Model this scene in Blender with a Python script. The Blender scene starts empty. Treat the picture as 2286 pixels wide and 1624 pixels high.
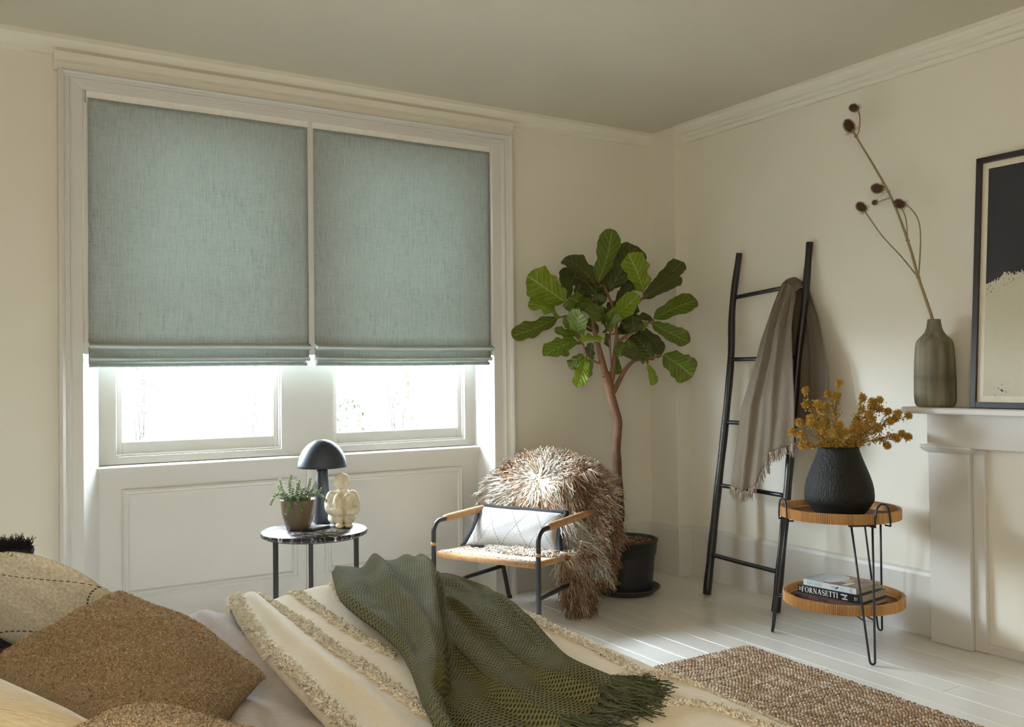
import bpy, bmesh, math, random
import numpy as np
from mathutils import Vector, Matrix
random.seed(7); RNG = np.random.default_rng(7)
PI = math.pi
scene = bpy.context.scene
COL = scene.collection

# ---------------------------------------------------------------- camera
cam_d = bpy.data.cameras.new('camera'); cam = bpy.data.objects.new('camera', cam_d); COL.objects.link(cam)
yaw, pitch, roll = .55756, .01071, .00972
F_ = np.array([math.sin(yaw)*math.cos(pitch), math.cos(yaw)*math.cos(pitch), math.sin(pitch)])
R0 = np.array([math.cos(yaw), -math.sin(yaw), 0]); U0 = np.cross(R0, F_)
R_ = R0*math.cos(roll)-U0*math.sin(roll); U_ = R0*math.sin(roll)+U0*math.cos(roll)
M = Matrix(((R_[0], U_[0], -F_[0], 0), (R_[1], U_[1], -F_[1], 0), (R_[2], U_[2], -F_[2], 1.2), (0, 0, 0, 1)))
cam.matrix_world = M
cam_d.sensor_width = 36; cam_d.lens = 2065.4/2286*36; cam_d.clip_start = .02
scene.camera = cam

# ---------------------------------------------------------------- sky, fill light, exposure
world = bpy.data.worlds.new('sky'); scene.world = world; world.use_nodes = True
bg = world.node_tree.nodes['Background']
bg.inputs['Color'].default_value = (.77, .88, 1.0, 1); bg.inputs['Strength'].default_value = 76
def area(name, loc, rot, sx, sy, power, col, portal=False):
    d = bpy.data.lights.new(name, 'AREA'); d.shape = 'RECTANGLE'; d.size = sx; d.size_y = sy
    d.energy = power; d.color = col; d.cycles.is_portal = portal
    o = bpy.data.objects.new(name, d); COL.objects.link(o); o.location = loc; o.rotation_euler = rot
    return o
area('sky_portal_left', (1.06, 4.60, 1.6), (-PI/2, 0, 0), .86, 1.6, 1, (1, 1, 1), True)
area('sky_portal_right', (2.08, 4.60, 1.6), (-PI/2, 0, 0), .86, 1.6, 1, (1, 1, 1), True)
# warm fill light added out of view, behind and left of the camera
area('warm_fill_light', (-.9, -.35, 1.55), (PI/2, 0, -.80), 1.8, 1.5, 66, (1.0, .87, .68))
vs = scene.view_settings
scene.display_settings.display_device = 'sRGB'
vs.view_transform = 'Standard'; vs.look = 'None'; vs.gamma = 1; vs.use_curve_mapping = False
vs.exposure = 0.22
scene.cycles.max_bounces = 10; scene.cycles.diffuse_bounces = 6; scene.cycles.transparent_max_bounces = 12

# ---------------------------------------------------------------- helpers
ORG = {}
def thing(name, loc, label, cat, group=None):
    o = bpy.data.objects.new(name, None); COL.objects.link(o); o.location = loc
    o.empty_display_size = .05
    o['label'] = label; o['category'] = cat
    if group: o['group'] = group
    ORG[o] = np.array(loc, float)
    return o
class MB:
    def __init__(s): s.V = []; s.F = []; s.U = []; s.C = []; s.n = 0
    def add(s, v, f, uv=None, col=None):
        v = np.asarray(v, float).reshape(-1, 3); k = len(v)
        s.V.append(v); b = s.n
        s.F.extend([tuple(int(i)+b for i in q) for q in f])
        s.U.append(np.zeros((k, 2)) if uv is None else np.asarray(uv, float))
        s.C.append(np.ones((k, 3)) if col is None else np.broadcast_to(np.asarray(col, float), (k, 3)))
        s.n += k
        return s
def mesh_of(name, mb, org, mat, smooth):
    me = bpy.data.meshes.new(name)
    V = np.vstack(mb.V)-org
    me.from_pydata(V.tolist(), [], mb.F)
    n = len(me.loops); vi = np.empty(n, np.int32); me.loops.foreach_get('vertex_index', vi)
    U = np.vstack(mb.U)
    if U.any():
        me.uv_layers.new(name='UVMap').data.foreach_set('uv', U[vi].ravel().astype(np.float32))
    C = np.vstack(mb.C)
    if (C != 1).any():
        a = me.color_attributes.new('Col', 'FLOAT_COLOR', 'POINT')
        a.data.foreach_set('color', np.hstack([C, np.ones((len(C), 1))]).ravel().astype(np.float32))
    if mat: me.materials.append(mat)
    if smooth: me.polygons.foreach_set('use_smooth', np.ones(len(me.polygons), bool))
    me.update()
    return me
def finish(o, bevel, smooth):
    if bevel:
        m = o.modifiers.new('bevel', 'BEVEL'); m.width = bevel; m.segments = 2; m.limit_method = 'ANGLE'; m.angle_limit = .6
        m.harden_normals = False
def part(name, mb, mat, parent, smooth=True, bevel=0, stuff=False, label=None):
    root = parent
    while root.parent: root = root.parent
    me = mesh_of(name, mb, ORG[root], mat, smooth)
    o = bpy.data.objects.new(name, me); COL.objects.link(o); o.parent = parent
    finish(o, bevel, smooth)
    if stuff: o['kind'] = 'stuff'
    if label: o['label'] = label
    return o
def solo(name, mb, mat, label, cat, group=None, loc=None, smooth=True, bevel=0, stuff=False, structure=False):
    V = np.vstack(mb.V)
    if loc is None: loc = np.array([(V[:, 0].min()+V[:, 0].max())/2, (V[:, 1].min()+V[:, 1].max())/2, V[:, 2].min()])
    loc = np.array(loc, float)
    me = mesh_of(name, mb, loc, mat, smooth)
    o = bpy.data.objects.new(name, me); COL.objects.link(o); o.location = loc; ORG[o] = loc
    finish(o, bevel, smooth)
    o['label'] = label; o['category'] = cat
    if group: o['group'] = group
    if structure: o['kind'] = 'structure'
    if stuff: o['kind'] = 'stuff'
    return o
def struct(name, mb, mat, label, cat, bevel=0, smooth=False):
    return solo(name, mb, mat, label, cat, bevel=bevel, smooth=smooth, structure=True)
BOXF = [(0, 3, 2, 1), (4, 5, 6, 7), (0, 1, 5, 4), (1, 2, 6, 5), (2, 3, 7, 6), (3, 0, 4, 7)]
def box(mb, x0, x1, y0, y1, z0, z1, col=None):
    v = [(x0, y0, z0), (x1, y0, z0), (x1, y1, z0), (x0, y1, z0), (x0, y0, z1), (x1, y0, z1), (x1, y1, z1), (x0, y1, z1)]
    return mb.add(v, BOXF, col=col)
def obox(mb, c, ax, ay, az, hx, hy, hz, col=None, uv=None):
    c, ax, ay, az = [np.asarray(q, float) for q in (c, ax, ay, az)]
    v = [c+ax*hx*i+ay*hy*j+az*hz*k for k in (-1, 1) for i, j in ((-1, -1), (1, -1), (1, 1), (-1, 1))]
    return mb.add(v, BOXF, col=col, uv=uv)
def prism(mb, poly, axis, a, b):
    """poly of 2-D points swept straight from a to b along axis"""
    n = len(poly); v = []
    for t in (a, b):
        for p, q in poly:
            v.append({'X': (t, p, q), 'Y': (p, t, q), 'Z': (p, q, t)}[axis])
    f = [(i, (i+1) % n, n+(i+1) % n, n+i) for i in range(n)]
    f += [tuple(range(n))[::-1], tuple(range(n, 2*n))]
    return mb.add(v, f)
def unit(v):
    v = np.asarray(v, float); return v/(np.linalg.norm(v)+1e-12)
def tube(mb, pts, rad, n=8, cap=True, col=None, uvs=(1, 1)):
    P = np.asarray(pts, float); k = len(P); r = np.broadcast_to(np.asarray(rad, float), (k,))
    T = np.gradient(P, axis=0); T /= np.linalg.norm(T, axis=1)[:, None]+1e-12
    up = np.array([0, 0, 1.]) if abs(T[0][2]) < .9 else np.array([1., 0, 0])
    N = unit(np.cross(T[0], up)); vs_ = []; uv = []; L = 0
    for i in range(k):
        N = unit(N-T[i]*(N@T[i])); B = np.cross(T[i], N)
        if i: L += np.linalg.norm(P[i]-P[i-1])
        for j in range(n):
            a = 2*PI*j/n; vs_.append(P[i]+r[i]*(N*math.cos(a)+B*math.sin(a))); uv.append((j/n*uvs[0], L*uvs[1]))
    f = [(i*n+j, i*n+(j+1) % n, (i+1)*n+(j+1) % n, (i+1)*n+j) for i in range(k-1) for j in range(n)]
    if cap: f += [tuple(range(n))[::-1], tuple(range((k-1)*n, k*n))]
    return mb.add(vs_, f, uv, col)
def smoothpath(pts, n=6):
    """Catmull-Rom through the points"""
    P = [np.asarray(p, float) for p in pts]; P = [2*P[0]-P[1]]+P+[2*P[-1]-P[-2]]; out = []
    for i in range(1, len(P)-2):
        for j in range(n):
            t = j/n; a, b, c, d = P[i-1:i+3]
            out.append(.5*((2*b)+(c-a)*t+(2*a-5*b+4*c-d)*t*t+(3*b-a-3*c+d)*t**3))
    out.append(P[-2]); return np.array(out)
def lathe(mb, prof, c, n=32, sx=1, sy=1, col=None):
    c = np.asarray(c, float); v = []; uv = []
    for i, (r, z) in enumerate(prof):
        for j in range(n):
            a = 2*PI*j/n; v.append(c+np.array([r*math.cos(a)*sx, r*math.sin(a)*sy, z])); uv.append((j/n, z))
    k = len(prof)
    f = [(i*n+j, i*n+(j+1) % n, (i+1)*n+(j+1) % n, (i+1)*n+j) for i in range(k-1) for j in range(n)]
    f += [tuple(range(n))[::-1], tuple(range((k-1)*n, k*n))]
    return mb.add(v, f, uv, col)
def grid(mb, P, uv=None, col=None, flip=False):
    P = np.asarray(P, float); a, b = P.shape[:2]
    f = [(i*b+j, (i+1)*b+j, (i+1)*b+j+1, i*b+j+1) for i in range(a-1) for j in range(b-1)]
    if flip: f = [q[::-1] for q in f]
    if uv is None:
        u, v = np.meshgrid(np.linspace(0, 1, a), np.linspace(0, 1, b), indexing='ij'); uv = np.stack([u, v], -1)
    return mb.add(P.reshape(-1, 3), f, np.asarray(uv).reshape(-1, 2), None if col is None else np.asarray(col).reshape(-1, 3))
def ball(mb, c, r, seg=10, rings=7, col=None, rot=None):
    r = np.broadcast_to(np.asarray(r, float), (3,)); v = []; c = np.asarray(c, float)
    R = np.eye(3) if rot is None else rot
    v.append(c+R@np.array([0, 0, -r[2]]))
    for i in range(1, rings):
        t = PI*i/rings
        for j in range(seg):
            a = 2*PI*j/seg
            v.append(c+R@np.array([r[0]*math.sin(t)*math.cos(a), r[1]*math.sin(t)*math.sin(a), -r[2]*math.cos(t)]))
    v.append(c+R@np.array([0, 0, r[2]]))
    f = [(0, 1+(j+1) % seg, 1+j) for j in range(seg)]
    for i in range(rings-2):
        for j in range(seg):
            a = 1+i*seg+j; b = 1+i*seg+(j+1) % seg; f.append((a, b, b+seg, a+seg))
    o = 1+(rings-2)*seg; e = len(v)-1
    f += [(o+j, o+(j+1) % seg, e) for j in range(seg)]
    return mb.add(v, f, col=col)
def locks(mb, root, d, length, rad, curl, droop, col0, col1, seg=7, tips=None, ncurl=1.3, ring=False):
    """many tapered curling strands at once"""
    K = len(root); root = np.asarray(root, float); d = np.asarray(d, float); d = d/np.linalg.norm(d, axis=1)[:, None]
    length = np.broadcast_to(length, (K,)); rad = np.broadcast_to(rad, (K,))
    a = np.cross(d, RNG.normal(size=(K, 3))); a /= np.linalg.norm(a, axis=1)[:, None]+1e-9
    b = np.cross(d, a); ph = RNG.uniform(0, 2*PI, K); dirn = RNG.choice([-1, 1], K)
    t = np.linspace(0, 1, seg)
    pts = root[:, None]+d[:, None]*(length[:, None]*(t-.18*curl/.01*0*t**3))[..., None]
    amp = (curl*(.25+.75*t**1.5) if not ring else curl*(.12+.88*t**2.2))[None, :]*np.ones((K, 1))
    ang = ph[:, None]+dirn[:, None]*2*PI*ncurl*(t[None, :]**(1.6 if not ring else 3.0))
    pts = pts+a[:, None]*(amp*np.cos(ang)-amp[:, :1]*np.cos(ang[:, :1]))[..., None]+b[:, None]*(amp*np.sin(ang)-amp[:, :1]*np.sin(ang[:, :1]))[..., None]
    pts[..., 2] += droop*length[:, None]*t[None]**2
    r = rad[:, None]*(1-.78*t**1.5)[None]
    rg_ = []
    for k in range(3):
        an = 2*PI*k/3; rg_.append(pts+(a[:, None]*math.cos(an)+b[:, None]*math.sin(an))*r[..., None])
    Vv = np.stack(rg_, 2).reshape(-1, 3)                      # K, seg, 3
    c = col0[:, None]*(1-t[None, :, None])+col1[:, None]*t[None, :, None]
    if tips is not None: c[:, -1] = tips; c[:, -2] = .5*c[:, -2]+.5*np.asarray(tips)
    Cc = np.repeat(c[:, :, None], 3, 2).reshape(-1, 3)
    base = np.arange(K)[:, None]*(seg*3); F = []
    for i in range(seg-1):
        for k in range(3):
            q = np.stack([base[:, 0]+i*3+k, base[:, 0]+i*3+(k+1) % 3, base[:, 0]+(i+1)*3+(k+1) % 3, base[:, 0]+(i+1)*3+k], 1)
            F.append(q)
    F = np.vstack(F)
    mb.add(Vv, F.tolist(), col=Cc)
def fbm(x, y, seed=0, oct=3, f=1.0):
    """cheap smooth value noise by sums of rotated sines"""
    r = np.random.default_rng(seed); o = np.zeros_like(x, float); a = 1.
    for k in range(oct*3):
        th = r.uniform(0, 2*PI); fr = f*(2**(k//3))*r.uniform(.7, 1.3)
        o += a*np.sin((x*math.cos(th)+y*math.sin(th))*fr*2*PI+r.uniform(0, 6)); a *= .8
    return o/3
def sstep(x): x = np.clip(x, 0, 1); return x*x*(3-2*x)

# ---------------------------------------------------------------- materials
class N:
    def __init__(s, t, k): s.t = t; s.k = k
    def _m(s, op, o=None, o2=None):
        n = s.t.nodes.new('ShaderNodeMath'); n.operation = op; s.t.links.new(s.k, n.inputs[0])
        for i, q in ((1, o), (2, o2)):
            if q is None: continue
            if isinstance(q, N): s.t.links.new(q.k, n.inputs[i])
            else: n.inputs[i].default_value = q
        return N(s.t, n.outputs[0])
    def __add__(s, o): return s._m('ADD', o)
    def __sub__(s, o): return s._m('SUBTRACT', o)
    def __mul__(s, o): return s._m('MULTIPLY', o)
    def __truediv__(s, o): return s._m('DIVIDE', o)
    def __lt__(s, o): return s._m('LESS_THAN', o)
    def __gt__(s, o): return s._m('GREATER_THAN', o)
    def abs(s): return s._m('ABSOLUTE')
    def sin(s): return s._m('SINE')
    def fract(s): return s._m('FRACT')
    def max(s, o): return s._m('MAXIMUM', o)
    def min(s, o): return s._m('MINIMUM', o)
    def pow(s, o): return s._m('POWER', o)
class Mat:
    def __init__(s, name, col, rough=.6, metal=0, spec=.5, sheen=0):
        s.m = bpy.data.materials.new(name); s.m.use_nodes = True; s.t = s.m.node_tree
        s.b = s.t.nodes['Principled BSDF']; s.b.inputs['Base Color'].default_value = (*col, 1)
        s.b.inputs['Roughness'].default_value = rough; s.b.inputs['Metallic'].default_value = metal
        s.b.inputs['Specular IOR Level'].default_value = spec
        if sheen: s.b.inputs['Sheen Weight'].default_value = sheen
        s.col = col; s.h = None
        s._c = s.t.nodes.new('ShaderNodeTexCoord')
    def xyz(s, kind='Object'):
        n = s.t.nodes.new('ShaderNodeSeparateXYZ'); s.t.links.new(s._c.outputs[kind], n.inputs[0])
        return [N(s.t, n.outputs[i]) for i in range(3)]
    def noise(s, scale, detail=3, kind='Object', stretch=(1, 1, 1), rough=.55):
        mp = s.t.nodes.new('ShaderNodeMapping'); mp.inputs['Scale'].default_value = stretch
        s.t.links.new(s._c.outputs[kind], mp.inputs[0])
        n = s.t.nodes.new('ShaderNodeTexNoise'); n.inputs['Scale'].default_value = scale; n.inputs['Detail'].default_value = detail
        n.inputs['Roughness'].default_value = rough
        s.t.links.new(mp.outputs[0], n.inputs['Vector']); return N(s.t, n.outputs['Fac'])
    def voronoi(s, scale, kind='Object', stretch=(1, 1, 1), feature='F1'):
        mp = s.t.nodes.new('ShaderNodeMapping'); mp.inputs['Scale'].default_value = stretch
        s.t.links.new(s._c.outputs[kind], mp.inputs[0])
        n = s.t.nodes.new('ShaderNodeTexVoronoi'); n.inputs['Scale'].default_value = scale; n.feature = feature
        s.t.links.new(mp.outputs[0], n.inputs['Vector']); return N(s.t, n.outputs['Distance'])
    def ramp(s, x, stops):
        n = s.t.nodes.new('ShaderNodeValToRGB'); e = n.color_ramp.elements
        while len(e) < len(stops): e.new(.5)
        for q, (p, c) in zip(e, stops): q.position = p; q.color = (*c, 1)
        s.t.links.new(x.k, n.inputs[0]); return N(s.t, n.outputs[0])
    def mix(s, fac, a, b, mode='MIX'):
        n = s.t.nodes.new('ShaderNodeMix'); n.data_type = 'RGBA'; n.blend_type = mode
        for sock, q in ((n.inputs[0], fac), (n.inputs[6], a), (n.inputs[7], b)):
            if isinstance(q, N): s.t.links.new(q.k, sock)
            elif isinstance(q, tuple): sock.default_value = (*q, 1)
            else: sock.default_value = q
        return N(s.t, n.outputs[2])
    def attr(s, name='Col'):
        n = s.t.nodes.new('ShaderNodeAttribute'); n.attribute_name = name; return N(s.t, n.outputs['Color'])
    def rand(s):
        n = s.t.nodes.new('ShaderNodeObjectInfo'); return N(s.t, n.outputs['Random'])
    def color(s, x): s.t.links.new(x.k, s.b.inputs['Base Color']); s.cs = x; return s
    def rough(s, x): s.t.links.new(x.k, s.b.inputs['Roughness']); return s
    def bump(s, x, dist=.002, strength=1):
        n = s.t.nodes.new('ShaderNodeBump'); n.inputs['Distance'].default_value = dist; n.inputs['Strength'].default_value = strength
        s.t.links.new(x.k, n.inputs['Height']); s.t.links.new(n.outputs[0], s.b.inputs['Normal']); s.nrm = n; return s
    def translucent(s, fac, col=None):
        tr = s.t.nodes.new('ShaderNodeBsdfTranslucent'); mx = s.t.nodes.new('ShaderNodeMixShader'); mx.inputs[0].default_value = fac
        if hasattr(s, 'cs') and col is None: s.t.links.new(s.cs.k, tr.inputs[0])
        else: tr.inputs[0].default_value = (*(col or s.col), 1)
        s.t.links.new(s.b.outputs[0], mx.inputs[1]); s.t.links.new(tr.outputs[0], mx.inputs[2])
        s.t.links.new(mx.outputs[0], s.t.nodes['Material Output'].inputs[0]); return s

def painted(name, col, rough=.55, spec=.3, b=.0006):
    m = Mat(name, col, rough, spec=spec)
    n = m.noise(2.2, 3); dk = tuple(c*.955 for c in col)
    m.color(m.mix(n, dk, col)); m.bump(m.noise(38, 4), b); return m.m
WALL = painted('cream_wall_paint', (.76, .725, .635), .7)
CEIL = painted('shaded_ceiling_cream', (.64, .585, .48), .8)  # wall cream made deeper: the ceiling's dimmer light is put into the colour
TRIM = painted('off_white_gloss_paint', (.65, .63, .59), .38, .4, .0004)
mfl = Mat('white_floor_paint', (.8, .78, .73), .26, spec=.5)
rr = mfl.rand(); nz = mfl.noise(3, 5, stretch=(4, .7, 1)); sc_ = mfl.noise(22, 6, stretch=(1, .25, 1))
mfl.color(mfl.mix(nz*.35+rr*.5, (.72, .70, .645), (.79, .77, .72))); mfl.rough(sc_*.07+.17); mfl.bump(mfl.noise(5, 2, stretch=(2, .3, 1)), .0004)
FLOOR = mfl.m
def plain(name, col, rough=.5, metal=0, spec=.5, bs=0, bd=.001):
    m = Mat(name, col, rough, metal, spec)
    n = m.noise(30, 3); m.color(m.mix(n, tuple(c*.88 for c in col), tuple(min(1, c*1.08) for c in col)))
    if bs: m.bump(m.noise(bs, 4), bd)
    return m.m
BLACKMETAL = plain('black_metal', (.018, .018, .02), .42)
BLACKWOOD = plain('black_stained_wood', (.013, .012, .012), .38, bs=45, bd=.002)
DARK = plain('dark_underside', (.03, .028, .025), .8)
# ================================================================ THE ROOM
XL, XR, YB, YR, ZC = -1.05, 3.79, 4.33, -2.0, 2.645
# floor slab with one object per painted board
b = MB(); box(b, XL-.2, XR+.4, YR-.3, 4.75, -.12, -.012)
fl = struct('floor', b, DARK, 'off-white painted board floor of the bedroom', 'floor')
W_ = .128; cache = {}
for i, x in enumerate(np.arange(XL, XR, W_)):
    y = YR-random.uniform(0, 1.8); x1 = min(x+W_, XR+.02)
    while y < YB:
        L = random.choice([1.8, 2.4, 3.0]); y0 = max(y, YR); y1 = min(y+L, 4.42); y += L
        if y1-y0 < .05: continue
        if y1 < .9 and x < 1.0 and y1 < 0.0: pass
        key = (round(y1-y0, 2), round(x1-x, 3))
        if key not in cache:
            b = MB(); hw = (x1-x)/2-.0008; hl = (y1-y0)/2-.0006; c = .0022
            v = []
            for z, k in ((-.014, 0), (-c, 0), (0, c)):
                v += [(-hw+k, -hl+k, z), (hw-k, -hl+k, z), (hw-k, hl-k, z), (-hw+k, hl-k, z)]
            f = [(8, 9, 10, 11)]+[(s*4+j, s*4+(j+1) % 4, s*4+4+(j+1) % 4, s*4+4+j) for s in (0, 1) for j in range(4)]
            b.add(v, f); cache[key] = mesh_of('plank', b, np.zeros(3), FLOOR, False)
        o = bpy.data.objects.new('plank', cache[key]); COL.objects.link(o); o.parent = fl
        o.location = np.array([(x+x1)/2, (y0+y1)/2, random.uniform(-.0008, 0)])-ORG[fl]
b = MB(); box(b, XL-.2, XR+.4, YR-.3, 4.75, ZC, ZC+.12)
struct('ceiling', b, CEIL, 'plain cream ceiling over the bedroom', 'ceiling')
# window wall: piers, head, masonry under the sills
OX0, OX1 = .535, 2.57; YO = 4.72
b = MB()
box(b, XL-.2, OX0-.005, YB, YO, 0, ZC); box(b, OX1+.005, XR+.4, YB, YO, 0, ZC); box(b, OX0-.005, OX1+.005, YB, YO, 2.455, ZC)
box(b, OX0-.005, OX1+.005, 4.415, YO-.06, 0, .79)
struct('wall_back', b, WALL, 'cream wall around the wide twin window', 'wall')
b = MB(); box(b, XR, XR+.25, YR-.3, YB+.05, 0, ZC)
struct('wall_right', b, WALL, 'cream wall behind the ladder and the mantelpiece', 'wall')
b = MB(); box(b, XL-.2, XL, YR-.3, YB+.05, 0, ZC)
struct('wall_left', b, WALL, 'cream wall behind the head of the bed', 'wall')
b = MB(); box(b, XL, XR, YR-.25, YR, 0, ZC)
struct('wall_front', b, WALL, 'cream wall behind the camera', 'wall')
b = MB(); box(b, 3.69, 3.80, 4.09, YB+.02, 0, ZC)
struct('wall_corner_pier', b, WALL, 'narrow boxed pier in the room corner by the fig tree', 'pier', bevel=.004)
# cornices
cor = [(0, 0), (.105, 0), (.105, -.012), (.096, -.016), (.088, -.03), (.07, -.045), (.055, -.05), (.055, -.058), (.046, -.066), (.03, -.071), (.022, -.08), (.02, -.09), (0, -.09)]
b = MB(); prism(b, [(XR-o, ZC+z) for o, z in cor], 'Y', YR, 4.09)
struct('trim_1', b, WALL, 'moulded cornice along the top of the right wall', 'cornice')
cor2 = [(0, 0), (.05, 0), (.052, -.02), (.044, -.035), (.034, -.05), (.02, -.06), (.018, -.075), (0, -.08)]
b = MB(); prism(b, [(YB-o, ZC+z) for o, z in cor2], 'X', XL, 3.69)
prism(b, [(YB-o, ZC-.07+z*1.0) for o, z in [(0, 0), (.045, 0), (.045, -.03), (.03, -.04), (.03, -.075), (0, -.075)]], 'X', .425, 2.70)
struct('trim_2', b, WALL, 'shallow cornice and frieze band over the window', 'cornice')
# architrave: stepped mouldings on three sides
prof = [(0, 0), (0, .052), (.012, .058), (.022, .052), (.026, .040), (.034, .036), (.043, .040), (.048, .030), (.054, .026), (.0945, .024), (.0945, 0)]
b = MB()
prism(b, [(.44+p, YB-q) for p, q in prof], 'Z', 0, 2.505)
prism(b, [(2.692-p*1.27, YB-q) for p, q in prof], 'Z', 0, 2.505)
prism(b, [(YB-q*.99, 2.503-p*.75) for p, q in prof], 'X', .441, 2.69)
arch = struct('trim_3', b, TRIM, 'white moulded architrave framing the window bay', 'architrave')
# reveals (splayed) and soffit
b = MB()
prism(b, [(.5345, 4.306), (.607, 4.40), (.607, 4.43), (.52, 4.43), (.52, 4.306)], 'Z', 0, 2.47)
prism(b, [(2.572, 4.306), (2.60, 4.306), (2.60, 4.43), (2.517, 4.43), (2.517, 4.40)], 'Z', 0, 2.47)
box(b, .54, 2.57, 4.30, 4.47, 2.452, 2.49)
struct('trim_4', b, TRIM, 'splayed white reveals at both sides of the window', 'reveal')
b = MB()
for x0, x1 in ((.536, .578), (1.520, 1.576), (2.538, 2.571)): box(b, x0, x1, 4.3165, 4.335, 1.30, 2.382)
box(b, 1.5375, 1.5585, 4.3165, 4.335, 2.382, 2.450)
struct('trim_7', b, TRIM, 'white upright battens behind the edges of the blinds', 'batten')
# apron panelling under the sills
b = MB(); box(b, .607, 2.517, 4.40, 4.425, 0, .79)
ap = struct('trim_5', b, TRIM, 'white panelled apron below the window sills', 'panelling')
def frame_mould(x0, x1, z0, z1, y):
    m = MB(); p = [(0, 0), (0, .006), (.010, .014), (.018, .010), (.024, .012), (.030, .004), (.032, 0)]
    n = len(p); v = []; f = []
    cs = [(x0, z0, 1, 1), (x1, z0, -1, 1), (x1, z1, -1, -1), (x0, z1, 1, -1)]
    for cx, cz, sx, sz in cs:
        for d, h in p: v.append((cx+sx*d, y-h, cz+sz*d))
    for k in range(4):
        for i in range(n-1): f.append((k*n+i, k*n+i+1, (k+1) % 4*n+i+1, (k+1) % 4*n+i))
    return m.add(v, f)
for x0, x1 in ((.70, 1.50), (1.64, 2.42)):
    part('panel_moulding', frame_mould(x0, x1, .218, .70, 4.40), TRIM, ap, smooth=False)
m = MB(); box(m, 1.545, 1.585, 4.388, 4.402, 0, .775); part('centre_stile', m, TRIM, ap, bevel=.004, smooth=False)
m = MB(); box(m, .607, 2.517, 4.392, 4.402, 0, .055); part('plinth', m, TRIM, ap, bevel=.003, smooth=False)
b = MB(); prism(b, [(4.386, .776), (4.386, .800), (4.392, .806), (4.50, .812), (4.50, .776)], 'X', .596, 2.528)
struct('trim_6', b, TRIM, 'narrow white sill board under both sashes', 'sill')
# sash windows
GL = bpy.data.materials.new('window_glass'); GL.use_nodes = True
t = GL.node_tree; t.nodes.remove(t.nodes['Principled BSDF'])
g1 = t.nodes.new('ShaderNodeBsdfTransparent'); g1.inputs[0].default_value = (.97, .985, .98, 1)
g2 = t.nodes.new('ShaderNodeBsdfGlossy'); g2.inputs['Roughness'].default_value = .02
mx = t.nodes.new('ShaderNodeMixShader'); mx.inputs[0].default_value = .04
t.links.new(g1.outputs[0], mx.inputs[1]); t.links.new(g2.outputs[0], mx.inputs[2]); t.links.new(mx.outputs[0], t.nodes['Material Output'].inputs[0])
def sash_window(n, X0, X1, F0, F1, label):
    """X0..X1 fixed frame, F0..F1 sash"""
    b = MB()
    box(b, X0, F0-.004, 4.425, 4.56, .81, 2.452); box(b, F1+.004, X1, 4.425, 4.56, .81, 2.452)
    box(b, X0, X1, 4.425, 4.56, 2.40, 2.452); box(b, F0-.004, F1+.004, 4.425, 4.58, .811, .844)
    w = struct('window_%d' % n, b, TRIM, label, 'window')
    def sash(z0, z1, y, bot, top):
        m = MB(); s = .029
        box(m, F0, F0+s, y, y+.045, z0, z1); box(m, F1-s, F1, y, y+.045, z0, z1)
        box(m, F0+s, F1-s, y, y+.045, z0, z0+bot); box(m, F0+s, F1-s, y, y+.045, z1-top, z1)
        o = part('sash_frame', m, TRIM, w, smooth=False, bevel=.004)
        g = MB(); box(g, F0+s-.002, F1-s+.002, y+.02, y+.024, z0+bot-.002, z1-top+.002)
        part('pane', g, GL, o, smooth=False)
        # bright beads round the sash
        q = MB()
        for a, c_ in (((F0-.003, F0+.004), (z0, z1)), ((F1-.004, F1+.003), (z0, z1))):
            box(q, a[0], a[1], y-.012, y+.001, c_[0], c_[1])
        box(q, F0, F1, y-.012, y+.001, z0-.002, z0+.008)
        part('bead', q, TRIM, o, smooth=False, bevel=.0025)
    sash(.846, 1.63, 4.455, .062, .04); sash(1.60, 2.40, 4.505, .04, .05)
sash_window(1, .607, 1.575, .684, 1.428, 'left-hand sash window behind the left roman blind')
sash_window(2, 1.575, 2.517, 1.700, 2.449, 'right-hand sash window behind the right roman blind')
# baseboards
bbp = [(0, 0), (.016, 0), (.016, .270), (.012, .285), (.006, .292), (0, .295)]
def bb(name, axis, a, c, base, sgn, label):
    b = MB(); prism(b, [(base+sgn*p, q) for p, q in bbp], axis, a, c); struct(name, b, TRIM, label, 'baseboard')
bb('baseboard_right', 'Y', 2.52, 4.09, XR, -1, 'tall white baseboard behind the ladder')
bb('baseboard_right_front', 'Y', YR, .80, XR, -1, 'white baseboard on the right wall beyond the fireplace')
bb('baseboard_back_right', 'X', 2.70, 3.69, YB, -1, 'white baseboard behind the potted fig tree')
bb('baseboard_back_left', 'X', XL, .44, YB, -1, 'white baseboard left of the window bay')
bb('baseboard_pier_side', 'Y', 4.09, YB, 3.69, -1, 'white baseboard on the left side of the corner pier')
bb('baseboard_pier_front', 'X', 3.674, XR, 4.09, -1, 'white baseboard on the front of the corner pier')
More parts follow.
